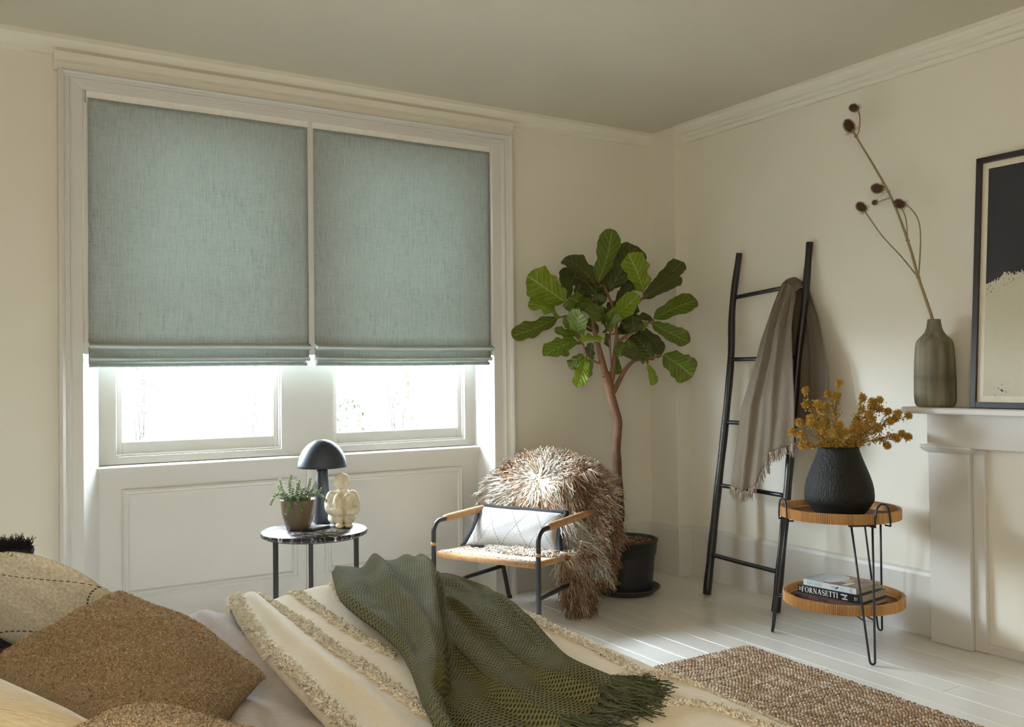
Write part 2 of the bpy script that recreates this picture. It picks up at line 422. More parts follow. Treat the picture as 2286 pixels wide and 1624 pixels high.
# ================================================================ FIREPLACE
fp = thing('mantelpiece', (3.74, 1.63, 0), 'white painted fire surround with plain pilasters and a mantel shelf', 'fireplace')
b = MB(); prism(b, [(3.625, 1.012), (3.625, 1.030), (3.631, 1.036), (XR, 1.036), (XR, 1.008), (3.632, 1.008)], 'Y', .70, 2.565)
part('shelf', b, TRIM, fp, smooth=False, bevel=.002)
b = MB(); box(b, 3.712, XR, .78, 2.50, .862, 1.008); part('frieze', b, TRIM, fp, smooth=False, bevel=.003)
for y0, y1 in ((2.316, 2.505), (.77, .96)):
    b = MB(); box(b, 3.728, XR, y0, y1, 0, .862); p_ = part('pilaster', b, TRIM, fp, smooth=False, bevel=.003)
    b = MB(); pr = [(0, .868), (.026, .868), (.026, .858), (.018, .846), (.008, .838), (0, .834)]
    v = []; n = len(pr)
    for (cx, cy) in ((0, 0), (1, 0), (1, 1), (0, 1)):
        for o_, z in pr: v.append(((XR if cx == 0 else 3.728-o_), (y1+o_ if cy == 0 else y0-o_), z))
    b.add(v, [(k*n+i, k*n+i+1, (k+1)*n+i+1, (k+1)*n+i) for k in range(3) for i in range(n-1)])
    part('capital', b, TRIM, p_, smooth=False)
for y0, y1 in ((2.262, 2.316), (.96, 1.014)):
    b = MB(); box(b, 3.752, XR, y0, y1, 0, .862); part('inner_slip', b, TRIM, fp, smooth=False, bevel=.004)
b = MB(); box(b, 3.778, XR, 1.014, 2.262, 0, .862); pn = part('fireboard', b, WALL, fp, smooth=False)
b = MB(); prism(b, [(3.762, 0), (3.762, .028), (3.770, .036), (3.778, .036), (3.778, 0)], 'Y', 1.014, 2.262); part('bottom_bead', b, TRIM, fp, smooth=False)
# ================================================================ OUTSIDE
gm = Mat('pale_gravel', (.62, .58, .52), .9); gm.color(gm.mix(gm.noise(8, 5), (.5, .47, .42), (.72, .68, .6))); gm.bump(gm.noise(60, 3), .01)
b = MB(); box(b, -14, 18, YO+.02, 40, -.55, -.45)
struct('ground', b, gm.m, 'pale garden ground outside the window', 'ground')
def leafmat(name, a, c):
    m = Mat(name, a, .55); m.color(m.mix(m.noise(5, 3), a, c)); m.translucent(.35); return m.m
LM = [leafmat('garden_green', (.008, .011, .003), (.018, .019, .008)), leafmat('garden_yellow', (.020, .013, .003), (.026, .020, .009)), leafmat('garden_pale', (.011, .011, .006), (.019, .017, .012))]
def shrub(c, r, h, n, mat, label, droop=0, size=.045):
    t = thing('garden_shrub', c, label, 'shrub'); rs = np.random.default_rng(int(c[0]*100)+n)
    b = MB(); st = MB(); c = np.array(c, float)
    for k in range(9):
        a = rs.uniform(0, 6.28); tip = c+np.array([math.cos(a)*r[0]*.8, math.sin(a)*r[1]*.8, h*rs.uniform(.6, .98)])
        tube(st, smoothpath([c+np.array([math.cos(a)*.03, math.sin(a)*.03, 0]), c*.5+tip*.5+np.array([0, 0, .08*h]), tip], 4), np.linspace(.012, .004, 9), 5)
    part('stem', st, LM[2], t, stuff=True)
    for k in range(n):
        z = rs.uniform(.03, 1); a = rs.uniform(0, 6.28); q = math.sqrt(rs.uniform(.1, 1))*(1-.5*z**3)
        p = c+np.array([math.cos(a)*r[0]*q, math.sin(a)*r[1]*q, z*h]); d = unit(rs.normal(size=3)); w = unit(np.cross(d, rs.normal(size=3)))
        L = size*rs.uniform(.6, 1.3); nn = np.cross(d, w)
        b.add([p, p+d*L*.5+w*L*.28+nn*L*.06, p+d*L, p+d*L*.5-w*L*.28+nn*L*.06], [(0, 1, 2), (0, 2, 3)])
    part('foliage', b, mat, t, stuff=True)
    return t
shrub((1.17, 6.5, -.45), (.14, .12), 2.0, 260, LM[0], 'thin upright garden shrub seen through the left part of the left window', size=.05)
shrub((1.86, 6.7, -.45), (.24, .2), 1.75, 700, LM[2], 'pale bushy shrub seen through the right part of the left window', size=.04)
shrub((2.62, 6.8, -.45), (.38, .3), 1.50, 1300, LM[0], 'low green shrub seen at the bottom of the right window', size=.05)
shrub((3.42, 7.3, -.45), (.18, .15), 1.95, 650, LM[1], 'tall yellowing shrub seen at the right of the right window', size=.05)
# ================================================================ ROMAN BLINDS
bl = Mat('blue_green_slub_linen', (.30, .38, .36), .85, spec=.15)
n1 = bl.noise(60, 4, stretch=(6, 1, .28)); n2 = bl.noise(40, 3, stretch=(.6, 1, 7)); n3 = bl.noise(150, 2, stretch=(3, 1, .12)); n4 = bl.noise(2.4, 2)
k = n1*.55+n2*.30+n4*.15
cc = bl.ramp(k, [(.30, (.17, .20, .195)), (.46, (.345, .38, .37)), (.60, (.415, .45, .435)), (.78, (.57, .595, .575))])
dk = (n3 > .665)*.55
bl.color(bl.mix(dk, cc, (.14, .185, .185))); bl.bump(n1*.6+n2*.4, .0012, .7); bl.translucent(.13, (.47, .51, .47))
BLIND = bl.m
FOLD_LIGHT = plain('fold_highlight_linen', (.60, .68, .65), .85)  # paler than the linen, to paint light on the fold ridges
WHITEBOARD = plain('white_batten', (.8, .78, .73), .5)
def roman_blind(x0, x1, label):
    t = thing('roman_blind', ((x0+x1)/2, 4.318, 2.40), label, 'blind', 'pair of roman blinds in the window')
    y = 4.312; pr = [(y, 2.402)]
    pr += [(y-.002*math.sin(PI*q), 2.402+(1.352-2.402)*q) for q in np.linspace(.02, 1, 24)]
    pr += [(y-.018, 1.350), (y-.030, 1.343), (y-.034, 1.332), (y-.029, 1.323), (y-.012, 1.320), (y+.004, 1.321)]
    b = MB(); nx = 40; xs = np.linspace(x0, x1, nx)
    def sheet(pr, dx0=0, dx1=0):
        P = np.zeros((nx, len(pr), 3))
        for j, (yy, zz) in enumerate(pr):
            P[:, j, 0] = np.linspace(x0-dx0, x1+dx1, nx); P[:, j, 1] = yy+.0016*np.sin(xs*9+zz*3); P[:, j, 2] = zz+.002*np.sin(xs*5+1)*(zz < 1.4)
        return P
    grid(b, sheet(pr), flip=True)
    o = part('fabric', b, BLIND, t); m = o.modifiers.new('thick', 'SOLIDIFY'); m.thickness = .0022
    for (z0, z1, dy, ins) in ((1.33, 1.276, .000, .0), (1.285, 1.252, .008, .012)):
        q = [(y+dy+.004, z0), (y+dy, z0-.01), (y+dy, z1+.012), (y+dy-.014, z1+.008), (y+dy-.019, z1), (y+dy-.013, z1-.006), (y+dy+.002, z1-.008)]
        b = MB(); grid(b, sheet(q, 0, -ins), flip=True); f = part('fold', b, BLIND, t); m = f.modifiers.new('thick', 'SOLIDIFY'); m.thickness = .0022
    for yy, zz, ins in ((y-.0355, 1.3335, -.002), (y-.014, 1.2795, .002)):  # added strips whose pale colour imitates folds catching the light
        b = MB(); tube(b, [(x, yy+.0016*math.sin(x*9+4), zz+.002*math.sin(x*5+1)) for x in np.linspace(x0+ins, x1-ins, 24)], .0062, 8); part('fold_highlight', b, FOLD_LIGHT, t, label='painted highlight along the fold ridge')
    b = MB(); box(b, x0-.004, x1+.004, y+.004, y+.034, 2.385, 2.449); part('headrail', b, WHITEBOARD, t, smooth=False)
    return t
roman_blind(.557, 1.533, 'blue-green linen roman blind on the left sash')
roman_blind(1.563, 2.556, 'blue-green linen roman blind on the right sash')
# ================================================================ MARBLE SIDE TABLE
mb_ = Mat('black_marble', (.02, .018, .02), .30, spec=.3)
vv = mb_.noise(7, 6, stretch=(1, 2.2, 1)); w2 = mb_.noise(18, 4, stretch=(2, 1, 1))
vein = ((vv-.5).abs() < .012)*1.0; v2 = ((w2-.53).abs() < .010)*.5
mb_.color(mb_.mix((vein+v2).min(1.0), (.016, .014, .017), (.62, .58, .56)))
MARBLE = mb_.m
TC = np.array([1.32, 3.664, 0]); ZT = .566
tb = thing('side_table', TC, 'round side table with a veined black marble top below the window', 'table')
b = MB(); lathe(b, [(.205, ZT-.020), (.213, ZT-.018), (.2155, ZT-.010), (.2145, ZT-.003), (.211, ZT)], TC, 64); part('table_top', b, MARBLE, tb)
b = MB(); lathe(b, [(.190, ZT-.024), (.200, ZT-.024), (.200, ZT-.0205), (.190, ZT-.0205)], TC, 48); part('top_ring', b, BLACKMETAL, tb, smooth=False)
for ca in (278, 158, 38):
    a = math.radians(ca)-.5576; p = TC+np.array([math.cos(a), math.sin(a), 0])*.192
    rd = np.array([math.cos(a), math.sin(a), 0]); tg = np.array([-rd[1], rd[0], 0])
    b = MB(); obox(b, p+np.array([0, 0, (ZT-.0205)/2]), rd, tg, (0, 0, 1), .0085, .0085, (ZT-.021)/2); part('leg', b, BLACKMETAL, tb, smooth=False, bevel=.002)
b = MB()
for ca in (278, 158, 38):
    a = math.radians(ca)-.5576; tube(b, [TC+np.array([0, 0, .012]), TC+np.array([math.cos(a)*.184, math.sin(a)*.184, .012])], .006, 6)
part('stretcher', b, BLACKMETAL, tb)
# lamp
LP = np.array([1.424, 3.888, ZT])-np.array([.010, .022, 0]); LP = np.array([1.412, 3.815, ZT])
lm = Mat('blue_black_satin', (.032, .040, .060), .50, metal=.0, spec=.5); lm.bump(lm.noise(90, 2), .0002); LAMP = lm.m
lp = thing('table_lamp', LP, 'dark blue-black mushroom table lamp behind the plaster figure', 'lamp')
b = MB(); lathe(b, [(.036, 0), (.037, .004), (.034, .06), (.029, .14), (.0235, .225), (.0225, .228), (.012, .229)], LP, 36); part('base', b, LAMP, lp)
b = MB(); lathe(b, [(.008, .226), (.014, .228), (.015, .234), (.013, .240), (.008, .248)], LP, 24); part('neck', b, plain('chrome_neck', (.35, .35, .36), .25, 1), lp, label='bright metal neck under the shade')
R = .103; pr = [(R-.006, .238), (R, .2385)]+[(R*math.cos(a), .240+.118*math.sin(a)) for a in np.linspace(.06, PI/2-.02, 16)]+[(.001, .358)]
inn = [(.001, .353)]+[((R-.004)*math.cos(a), .240+.113*math.sin(a)) for a in np.linspace(PI/2-.05, .0, 12)]
b = MB(); n = 48; prof_ = pr+inn
lathe(b, prof_, LP, n); b.F = b.F[:-2]; part('shade', b, LAMP, lp)
# succulent
PP = np.array([1.316, 3.833, ZT])+np.array([-.012, -.105, 0]); PP = np.array([1.271, 3.72, ZT])
sp_ = thing('potted_succulent', PP, 'trailing green succulent in a taupe pot on the marble table', 'plant')
potm = plain('taupe_glaze', (.165, .125, .078), .32)
b = MB(); lathe(b, [(.043, 0), (.047, .002), (.057, .030), (.066, .065), (.0705, .100), (.0715, .122), (.0708, .124), (.066, .122), (.064, .100)], PP, 40); b.F = b.F[:-2]+[b.F[-2]]; part('pot', b, potm, sp_)
soilm = Mat('dark_soil', (.04, .024, .015), .9); soilm.bump(soilm.noise(120, 4), .004); SOIL = soilm.m
b = MB(); lathe(b, [(.0645, .098), (.03, .108), (.001, .11)], PP, 24); part('soil', b, SOIL, sp_)
sm_ = Mat('succulent_green', (.2, .3, .13), .5); sm_.color(sm_.mix(sm_.noise(60, 2)*.2, sm_.attr(), (.24, .30, .14)))
SUCC = sm_.m; rs = np.random.default_rng(5)
cr = R_.copy(); cr[2] = 0; cr = unit(cr); cf = np.array([-cr[1], cr[0], 0])       # right / away as the camera sees them
stems = [(-.055, .0, [(-.070, .02, .16), (-.082, .03, .205)]), (-.045, -.02, [(-.075, -.03, .150), (-.095, -.045, .125), (-.100, -.05, .105)]), (-.03, .01, [(-.04, .02, .17), (-.032, .02, .222)]),
  (0, -.02, [(.005, -.03, .17), (.014, -.03, .205)]), (.03, .0, [(.042, 0, .165), (.050, .01, .208)]), (.04, -.01, [(.062, -.01, .16), (.078, -.01, .195)]),
  (.045, -.02, [(.082, -.03, .150), (.102, -.03, .165), (.100, -.03, .172)]), (.045, .02, [(.085, .0, .140), (.110, -.01, .128), (.122, -.02, .112)]),
  (-.01, -.05, [(-.012, -.072, .128), (-.018, -.088, .095), (-.030, -.09, .070)]), (.015, -.05, [(.018, -.075, .125), (.03, -.085, .098), (.040, -.088, .085)]),
  (-.005, -.045, [(-.015, -.070, .135), (-.010, -.086, .105), (-.004, -.089, .08)]), (-.03, -.03, [(-.05, -.05, .155), (-.06, -.06, .150)]), (.01, .02, [(.0, .03, .16), (-.01, .03, .19)]),
  (-.05, .02, [(-.075, .03, .14), (-.09, .04, .17), (-.092, .04, .18)]), (.02, -.03, [(.03, -.05, .16), (.045, -.06, .175)]), (.03, .03, [(.05, .04, .15), (.07, .05, .17)]),
  (-.02, -.01, [(-.02, -.01, .15), (-.015, -.02, .17)]), (.0, .0, [(.01, .01, .15), (.02, .0, .165)]), (-.035, -.045, [(-.05, -.066, .135), (-.062, -.075, .14)]), (.04, -.045, [(.055, -.06, .14), (.066, -.065, .13)])]
for x, y, ps in stems:
    L = lambda q: PP+cr*q[0]+cf*q[1]+np.array([0, 0, q[2]])
    path = smoothpath([L((x*.7, y*.7, .105)), L((x*.9, y*.9, .132))]+[L(q) for q in ps], 10)
    b = MB(); tube(b, path, .0018, 4, col=(.2, .28, .10)); T = np.gradient(path, axis=0)
    seg = np.linalg.norm(np.diff(path, axis=0), axis=1); D = np.concatenate([[0], np.cumsum(seg)]); nb = int(D[-1]/.0024)
    for q in range(nb):
        s = D[-1]*(q+.5)/nb; p = np.array([np.interp(s, D, path[:, i]) for i in range(3)]); tt = unit([np.interp(s, D, T[:, i]) for i in range(3)])
        a = q*2.4; u = unit(np.cross(tt, [.3, .5, .8])); w = np.cross(tt, u); d = u*math.cos(a)+w*math.sin(a)
        rr_ = .0046*(1-.40*q/nb); f = (q/nb)**1.5
        ball(b, p+d*.0062*(1-.3*f), (rr_, rr_*.8, rr_*.85), 5, 4, col=(np.array((.050, .100, .052))*(1-f)+np.array((.22, .28, .08))*f)*rs.uniform(.6, 1.4))
    part('trailing_stem', b, SUCC, sp_)
# plaster figure
SP = np.array([1.453, 3.693, ZT])+np.array([0, 0, 0])
pm = Mat('rough_plaster', (.74, .69, .56), .9, spec=.1)
nn = pm.noise(26, 4); gz = pm.xyz()[2]
pm.color(pm.mix(((nn-.42)*3).max(0).min(1.0), (.70, .62, .47), (.86, .83, .75))); pm.bump(pm.noise(55, 5)+pm.voronoi(34)*.5, .004, .9)
yw = .30; fx = unit(cr*math.cos(yw)-(-cf)*math.sin(yw)*-1*-1); fy = unit(-cf*math.cos(yw)+cr*math.sin(yw))   # fy: where the figure looks
fx = np.array([-fy[1], fy[0], 0])
def S(x, y, z): return SP+fx*x+fy*y+np.array([0, 0, z])
Rm = np.stack([fx, fy, [0, 0, 1]], 1)
b = MB()
def el(x, y, z, r, seg=16, rings=12): ball(b, S(x, y, z), r, seg, rings, rot=Rm)
def limb(p, r): tube(b, smoothpath([S(*q) for q in p], 5), np.interp(np.linspace(0, 1, (len(p)-1)*5+1), np.linspace(0, 1, len(r)), r), 14)
el(0, -.010, .034, (.060, .054, .036)); el(0, -.012, .080, (.062, .054, .068)); el(0, -.008, .118, (.057, .042, .034)); el(0, 0, .148, (.021, .021, .022))
el(0, .004, .184, (.031, .033, .036)); el(0, -.003, .196, (.032, .031, .026)); el(0, .010, .168, (.023, .024, .018))          # head, hair, jaw
el(0, .037, .180, (.0045, .006, .012), 8, 6); el(0, .036, .190, (.018, .004, .004), 8, 6); el(0, .033, .166, (.009, .004, .0028), 8, 6)   # nose, brow, mouth
for s in (-1, 1):
    el(s*.031, .002, .180, (.005, .009, .011), 8, 6)
    limb([(s*.024, .0, .030), (s*.022, .030, .085), (s*.0195, .044, .118)], [.028, .025, .022])              # thigh up to the knee
    el(s*.0205, .050, .117, (.0205, .022, .027)); el(s*.028, .02, .045, (.026, .034, .036))
    limb([(s*.0195, .050, .115), (s*.0185, .050, .070), (s*.018, .046, .018)], [.020, .018, .0155])           # shin
    el(s*.018, .062, .010, (.017, .028, .0115))
    el(s*.043, -.004, .128, (.0215, .021, .020))
    limb([(s*.044, -.004, .130), (s*.054, .010, .100), (s*.054, .036, .074), (s*.036, .064, .066), (s*.004, .074, .066)], [.020, .020, .019, .016, .013])
box_pts = S(0, 0, 0)
fg = solo('figurine', b, pm.m, 'cream plaster figurine hugging its knees on the marble table', 'figurine', loc=SP)
m = fg.modifiers.new('remesh', 'REMESH'); m.mode = 'VOXEL'; m.voxel_size = .0021; m.use_smooth_shade = True
m = fg.modifiers.new('smooth', 'SMOOTH'); m.factor = .5; m.iterations = 5
tx = bpy.data.textures.new('chips', 'CLOUDS'); tx.noise_scale = .018
m = fg.modifiers.new('chips', 'DISPLACE'); m.texture = tx; m.strength = .0022; m.mid_level = .5
# remote
RC = np.array([1.336, 3.666, ZT]); rt = thing('remote_control', RC, 'small grey remote control at the front of the marble table', 'remote')
u = unit(np.array([.80, .60, 0])); w = np.array([-u[1], u[0], 0]); u, w = unit(cr*.55+cf*.84), unit(cr*.84-cf*.55)
b = MB(); obox(b, RC+np.array([0, 0, .005]), u, w, (0, 0, 1), .052, .021, .0048); part('case', b, plain('dark_grey_plastic', (.05, .05, .055), .4), rt, smooth=False, bevel=.004)
b = MB(); obox(b, RC+u*.004+np.array([0, 0, .0104]), u, w, (0, 0, 1), .044, .0185, .0007); part('face_plate', b, plain('brushed_silver', (.55, .54, .50), .3, .6), rt, smooth=False)
# ================================================================ ARMCHAIR
Wv = np.array([-.45, .893, 0]); Fv = np.array([-.893, -.45, 0]); CO = np.array([2.7115, 4.0095, 0])
def C(a, bb_, z): return CO+Wv*a+Fv*bb_+np.array([0, 0, z])
ch = thing('armchair', C(0, .3, 0), 'low black tube armchair with a woven rattan seat and wrapped arms', 'chair')
rat = Mat('honey_rattan', (.55, .30, .12), .45)
hx, hy, hz = rat.xyz('UV'); rr = rat.noise(40, 3); st_ = (hy*PI*2/.006).sin()
rat.color(rat.mix(rr, (.36, .17, .06), (.66, .38, .17))); rat.bump(st_, .0012); RATTAN = rat.m
rod = .0115
for s in (-1, 1):
    a = s*.29; bend = [C(a, .61+.018*(1-math.cos(t))*0-(.055-.055*math.cos(t))+.0, .435+.055*math.sin(t)) for t in np.linspace(0, PI/2, 8)]
    path = [C(a, .612, 0), C(a, .612, .22), C(a, .610, .40)]+bend+[C(a*.985, .30, .498), C(a*.97, .08, .500)]
    b = MB(); tube(b, path, rod, 12); part('arm_tube', b, BLACKMETAL, ch)
    wp = [C(a*(1-.03*(.53-q)/.45), q, .4925+.008*(.53-q)/.45) for q in np.linspace(.515, .06, 12)]
    b = MB(); tube(b, wp, [.0165, .0178]+[.0185]*8+[.018, .017], 14, uvs=(1, 1)); part('arm_wrap', b, RATTAN, ch, label='rattan wrapping on the arm')
    b = MB(); tube(b, [C(a, .612, .375), C(a, .612, .390)], .0135, 12, uvs=(1, 1)); part('binding', b, RATTAN, ch, label='rattan binding on the front leg')
    a2 = s*.262
    b = MB(); tube(b, smoothpath([C(s*.241, 0, 0), C(s*.250, .05, .19), C(a2, .085, .33), C(s*.28, .06, .50), C(s*.285, -.005, .66)], 5), rod, 12); part('rear_leg', b, BLACKMETAL, ch)
    b = MB(); tube(b, [C(s*.241, -.002, .0), C(s*.241, 0, .012)], .0145, 10); part('foot_cap', b, BLACKMETAL, ch)
    b = MB(); tube(b, [C(s*.2785, .602, .178), C(s*.252, .056, .178)], .0105, 10); part('stretcher', b, BLACKMETAL, ch)
b = MB(); tube(b, [C(-.285, -.005, .66), C(-.26, -.012, .685), C(0, -.02, .70), C(.26, -.012, .685), C(.285, -.005, .66)], rod, 10); part('back_rail', b, BLACKMETAL, ch)
b = MB()
P = np.zeros((20, 12, 3))
for i, a in enumerate(np.linspace(-.275, .275, 20)):
    for j, z in enumerate(np.linspace(.34, .69, 12)): P[i, j] = C(a, .085-.1*max(0, (z-.34)/.35)**1.0-.02*math.cos(a*5), z)
grid(b, P); o = part('backrest', b, RATTAN, ch); m = o.modifiers.new('thick', 'SOLIDIFY'); m.thickness = .012
def seatz(q): return .312+.028*(q-.06)/.54-.012*math.sin(PI*min(1, max(0, (q-.06)/.54)))
b = MB()
tube(b, [C(-.272, .60, .332), C(.272, .60, .332)], .0165, 12, uvs=(1, 1)); part('front_rail', b, RATTAN, ch)
for s in (-1, 1):
    b = MB(); tube(b, [C(s*.272, .60, .332), C(s*.262, .09, .305)], .0145, 10); part('side_rail', b, RATTAN, ch)
b = MB(); tube(b, [C(-.262, .09, .305), C(.262, .09, .305)], .0145, 10); part('rear_rail', b, RATTAN, ch)
wv = Mat('woven_cane', (.66, .50, .32), .5); wv.color(wv.mix(wv.noise(60, 2), wv.attr(), (.80, .70, .55))); WEAVE = wv.m
b = MB(); nr = 15
for i in range(nr):
    a = -.255+.51*i/(nr-1); tube(b, [C(a, q, seatz(q)+.004) for q in np.linspace(.085, .602, 9)], .0042, 5, col=(.42, .22, .09))
part('warp_cane', b, WEAVE, ch, stuff=True)
b = MB(); xs = np.linspace(-.268, .268, nr*4)
for k in range(64):
    q = .095+.505*k/63; pz = [seatz(q)+.005+.0062*math.cos(PI*(x+.255)/(.51/(nr-1))+PI*(k//2 % 2)) for x in xs]
    tube(b, [C(x, q+random.uniform(-.0008, .0008), z) for x, z in zip(xs, pz)], .0030, 4, cap=False, col=(np.array((.86, .74, .56)) if k % 2 else np.array((.40, .22, .10)))*random.uniform(.8, 1.1))
part('weft_cane', b, WEAVE, ch, stuff=True)
# ---------------------------------------------------------------- sheepskin
fm = Mat('sheepskin_wool', (.7, .6, .5), .9, spec=.08); fm.color(fm.attr()); fm.translucent(.2); WOOL = fm.m
def woolcol(a, z, K, white=0., bias=0.):
    tan = np.array((.52, .33, .21)); cream = np.array((.84, .71, .56)); wh = np.array((.92, .88, .80)); rust = np.array((.36, .19, .10))
    p = fbm(a*3.2, z*3.2, 3, 3)+RNG.normal(0, .35, K)+bias
    c = np.where((p > .08)[:, None], tan, cream); c = np.where((p > .60)[:, None], rust, c); c = np.where((p < -.75)[:, None], wh, c)
    k = np.clip(white+RNG.normal(0, .25, K), 0, 1)[:, None]
    return c*(1-k)+wh*k
fl_ = thing('sheepskin', C(0, .05, .5), 'shaggy brown and white sheepskin draped over the armchair back', 'sheepskin')
base = MB(); W = MB()
def pelt(fn, u0, u1, v0, v1, nu=22, nv=16):
    P = np.array([[fn(u, v) for v in np.linspace(v0, v1, nv)] for u in np.linspace(u0, u1, nu)]); grid(base, P, col=np.broadcast_to((.55, .45, .33), (nu*nv, 3)))
def backsurf(a, z):
    """front face of the padded back, rounding over the top"""
    k = max(0, min(1, (z-.40)/.33)); e = math.sqrt(max(0, 1-min(1, abs(a-.03)/.37)**2.6))
    top = .40+.34*(.35+.65*e)
    if z > top: z = top
    return C(a, .125+.06*max(0, a-.12)/.2-.10*k-.10*(k**5)+.012*math.cos(6*a)-.05*(1-e), z)
pelt(backsurf, -.30, .335, .36, .75, 26, 20)
pelt(lambda a, z: backsurf(a, z)-Fv*(.07*(1 if z < .66 else .6))*1.0, -.30, .335, .36, .73, 26, 12)
n = 4600; a = RNG.uniform(-.34, .335, n); z = RNG.uniform(.37, .76, n)
keep = ((a-.015)/.355)**2+(np.maximum(0, z-.50)/.25)**2 < 1.03; a = a[keep]; z = z[keep]; K = len(a)
root = np.array([backsurf(x, y) for x, y in zip(a, z)])
wa, wz = .035, .645; da = a-wa; dz = z-wz; rd = np.sqrt(da**2+dz**2)+1e-3
d = (Wv[None]*(da/rd)[:, None]+np.array([0, 0, 1.])[None]*(dz/rd)[:, None])*1.0+Fv[None]*(.17+.10*np.sin(a*40)*np.sin(z*37))[:, None]+RNG.normal(0, .13, (K, 3))
white = np.where(a > .19+.05*np.sin(z*20), .95, 0.)+np.where(rd < .07, .55, 0)
c0 = woolcol(a, z, K, white, 1.1*np.exp(-((a-.03)/.12)**2-((z-.52)/.06)**2)+.35*(a < -.1))*RNG.uniform(.8, 1.05, (K, 1))
c1 = c0*RNG.uniform(.75, 1.1, (K, 1))
tip = np.where((RNG.uniform(size=K) < .28)[:, None]*(white < .6)[:, None], np.array((.05, .03, .02)), c1)
locks(W, root, d, RNG.uniform(.06, .10, K), RNG.uniform(.0040, .0072, K), .0075, -.14, c0, c1, 11, tip, 1.5, True)
# the roll of wool over the top and behind
n = 1500; ua = RNG.uniform(-.31, .345, n); back = RNG.uniform(0, 1, n); root = np.array([backsurf(x, .75)-Fv*.085*y*(1.-.3*y)-np.array([0, 0, .25*max(0, y-.35)]) for x, y in zip(ua, back)])
d = Wv[None]*((ua-.03)*1.6)[:, None]+np.array([0, 0, .55])[None]*(1-1.4*back)[:, None]-Fv[None]*.5+RNG.normal(0, .25, (n, 3)); c0 = woolcol(ua, .75+back*.2, n, np.where(ua > .2, .9, .1))
locks(W, root, d, RNG.uniform(.05, .08, n), RNG.uniform(.0036, .0066, n), .0075, -.3, c0, c0*.9, 10, None, 1.4, True)
# lobe over the right-hand arm and down the side
def lobe(P0, P1, w0, w1, out, sag=.0):
    P0, P1 = np.array(P0), np.array(P1); ax = unit(P1-P0); out = unit(out); sd = np.cross(ax, out)
    def fn(u, v):
        ww = w0*(1-v)+w1*v; return P0+(P1-P0)*v+sd*ww*u+out*(.03*(1-u*u)+sag*math.sin(PI*v))
    return fn, ax, out
def wool_on(fn, n, ax, out, lr, rr_, white, curl=.005, droop=-.3, seed=0, tipd=.25):
    u = RNG.uniform(-1.05, 1.05, n); v = RNG.uniform(-.06, 1.02, n)
    root = np.array([fn(x, y) for x, y in zip(u, v)])
    d = ax[None]*.8+out[None]*.42+np.cross(ax, out)[None]*(u*.35)[:, None]+RNG.normal(0, .22, (n, 3))
    c0 = woolcol(u*.3+seed, v*.4, n, np.full(n, white), .45)*RNG.uniform(.62, .95, (n, 1)); c1 = c0*RNG.uniform(.8, 1.1, (n, 1))
    tip = np.where((RNG.uniform(size=n) < tipd)[:, None], np.array((.06, .035, .02)), c1)
    locks(W, root, d, RNG.uniform(*lr, n), RNG.uniform(*rr_, n), curl, droop, c0, c1, 9, tip, 1.4, True)
side = -Wv
for args in [((C(-.20, .055, .665), C(-.315, .02, .36), .12, .10, Fv*.55+side*.65+np.array([0, 0, .25])), 900, 0., (.05, .085), 1.0),     # shoulder falling over the right edge
             ((C(-.30, .03, .42), C(-.305, .02, .20), .10, .06, Fv*.3+side*.9), 420, -.1, (.045, .08), 2.0),
             ((C(-.215, .205, .475), C(-.335, .145, .255), .055, .045, Fv*.75+side*.55), 380, .95, (.04, .07), 3.0),  # white tongue
             ((C(-.285, .24, .31), C(-.262, .16, .075), .095, .055, Fv*.6+side*.7), 620, -.1, (.04, .075), 4.0),   # brown tail below the seat
             ((C(-.30, .30, .345), C(-.29, .18, .25), .08, .08, side*.8+Fv*.5), 260, .1, (.03, .06), 5.0)]:
    (lb, n_, wh_, lr, sd_) = args; n_ = int(n_*1.5); lr = (lr[0]*1.15, lr[1]*1.2); fn, ax, out = lobe(*lb); pelt(fn, -1, 1, 0, 1, 10, 10); wool_on(fn, n_, ax, out, lr, (.0030, .0056), wh_, seed=sd_)
# part lying on the seat in front of the cushion
def seatfn(u, v): q = .26+.20*v*(1-.25*u*u); a = .20*u*(1-.1*v)-.06; return C(a, q, seatz(min(q, .58))+.018+.022*(1-v)*(1-u*u*.5))
pelt(seatfn, -1.15, 1.1, 0, 1, 20, 8)
n = 950; u = RNG.uniform(-1.2, 1.08, n); v = RNG.uniform(0, 1, n); root = np.array([seatfn(x, y) for x, y in zip(u, v)])
d = Fv[None]*.6+np.array([0, 0, .45])[None]+Wv[None]*(u*.25)[:, None]+RNG.normal(0, .3, (n, 3))
white = np.where(np.abs(u-.05) < .28+.1*RNG.normal(size=n), 0., .9)*np.where(u < -.75, .4, 1)
c0 = woolcol(u*.2, v*.2+2, n, white); locks(W, root, d, RNG.uniform(.022, .042, n), RNG.uniform(.0022, .004, n), .0065, -.5, c0, c0*.9, 8, None, 1.8)
for q_ in W.V+base.V: q_[:, 1] = np.where(q_[:, 1] > 4.20, 4.20+(1-np.exp(-np.maximum(q_[:, 1]-4.20, 0)/.07))*.068, q_[:, 1])
part('pelt', base, WOOL, fl_); part('wool', W, WOOL, fl_, stuff=True)
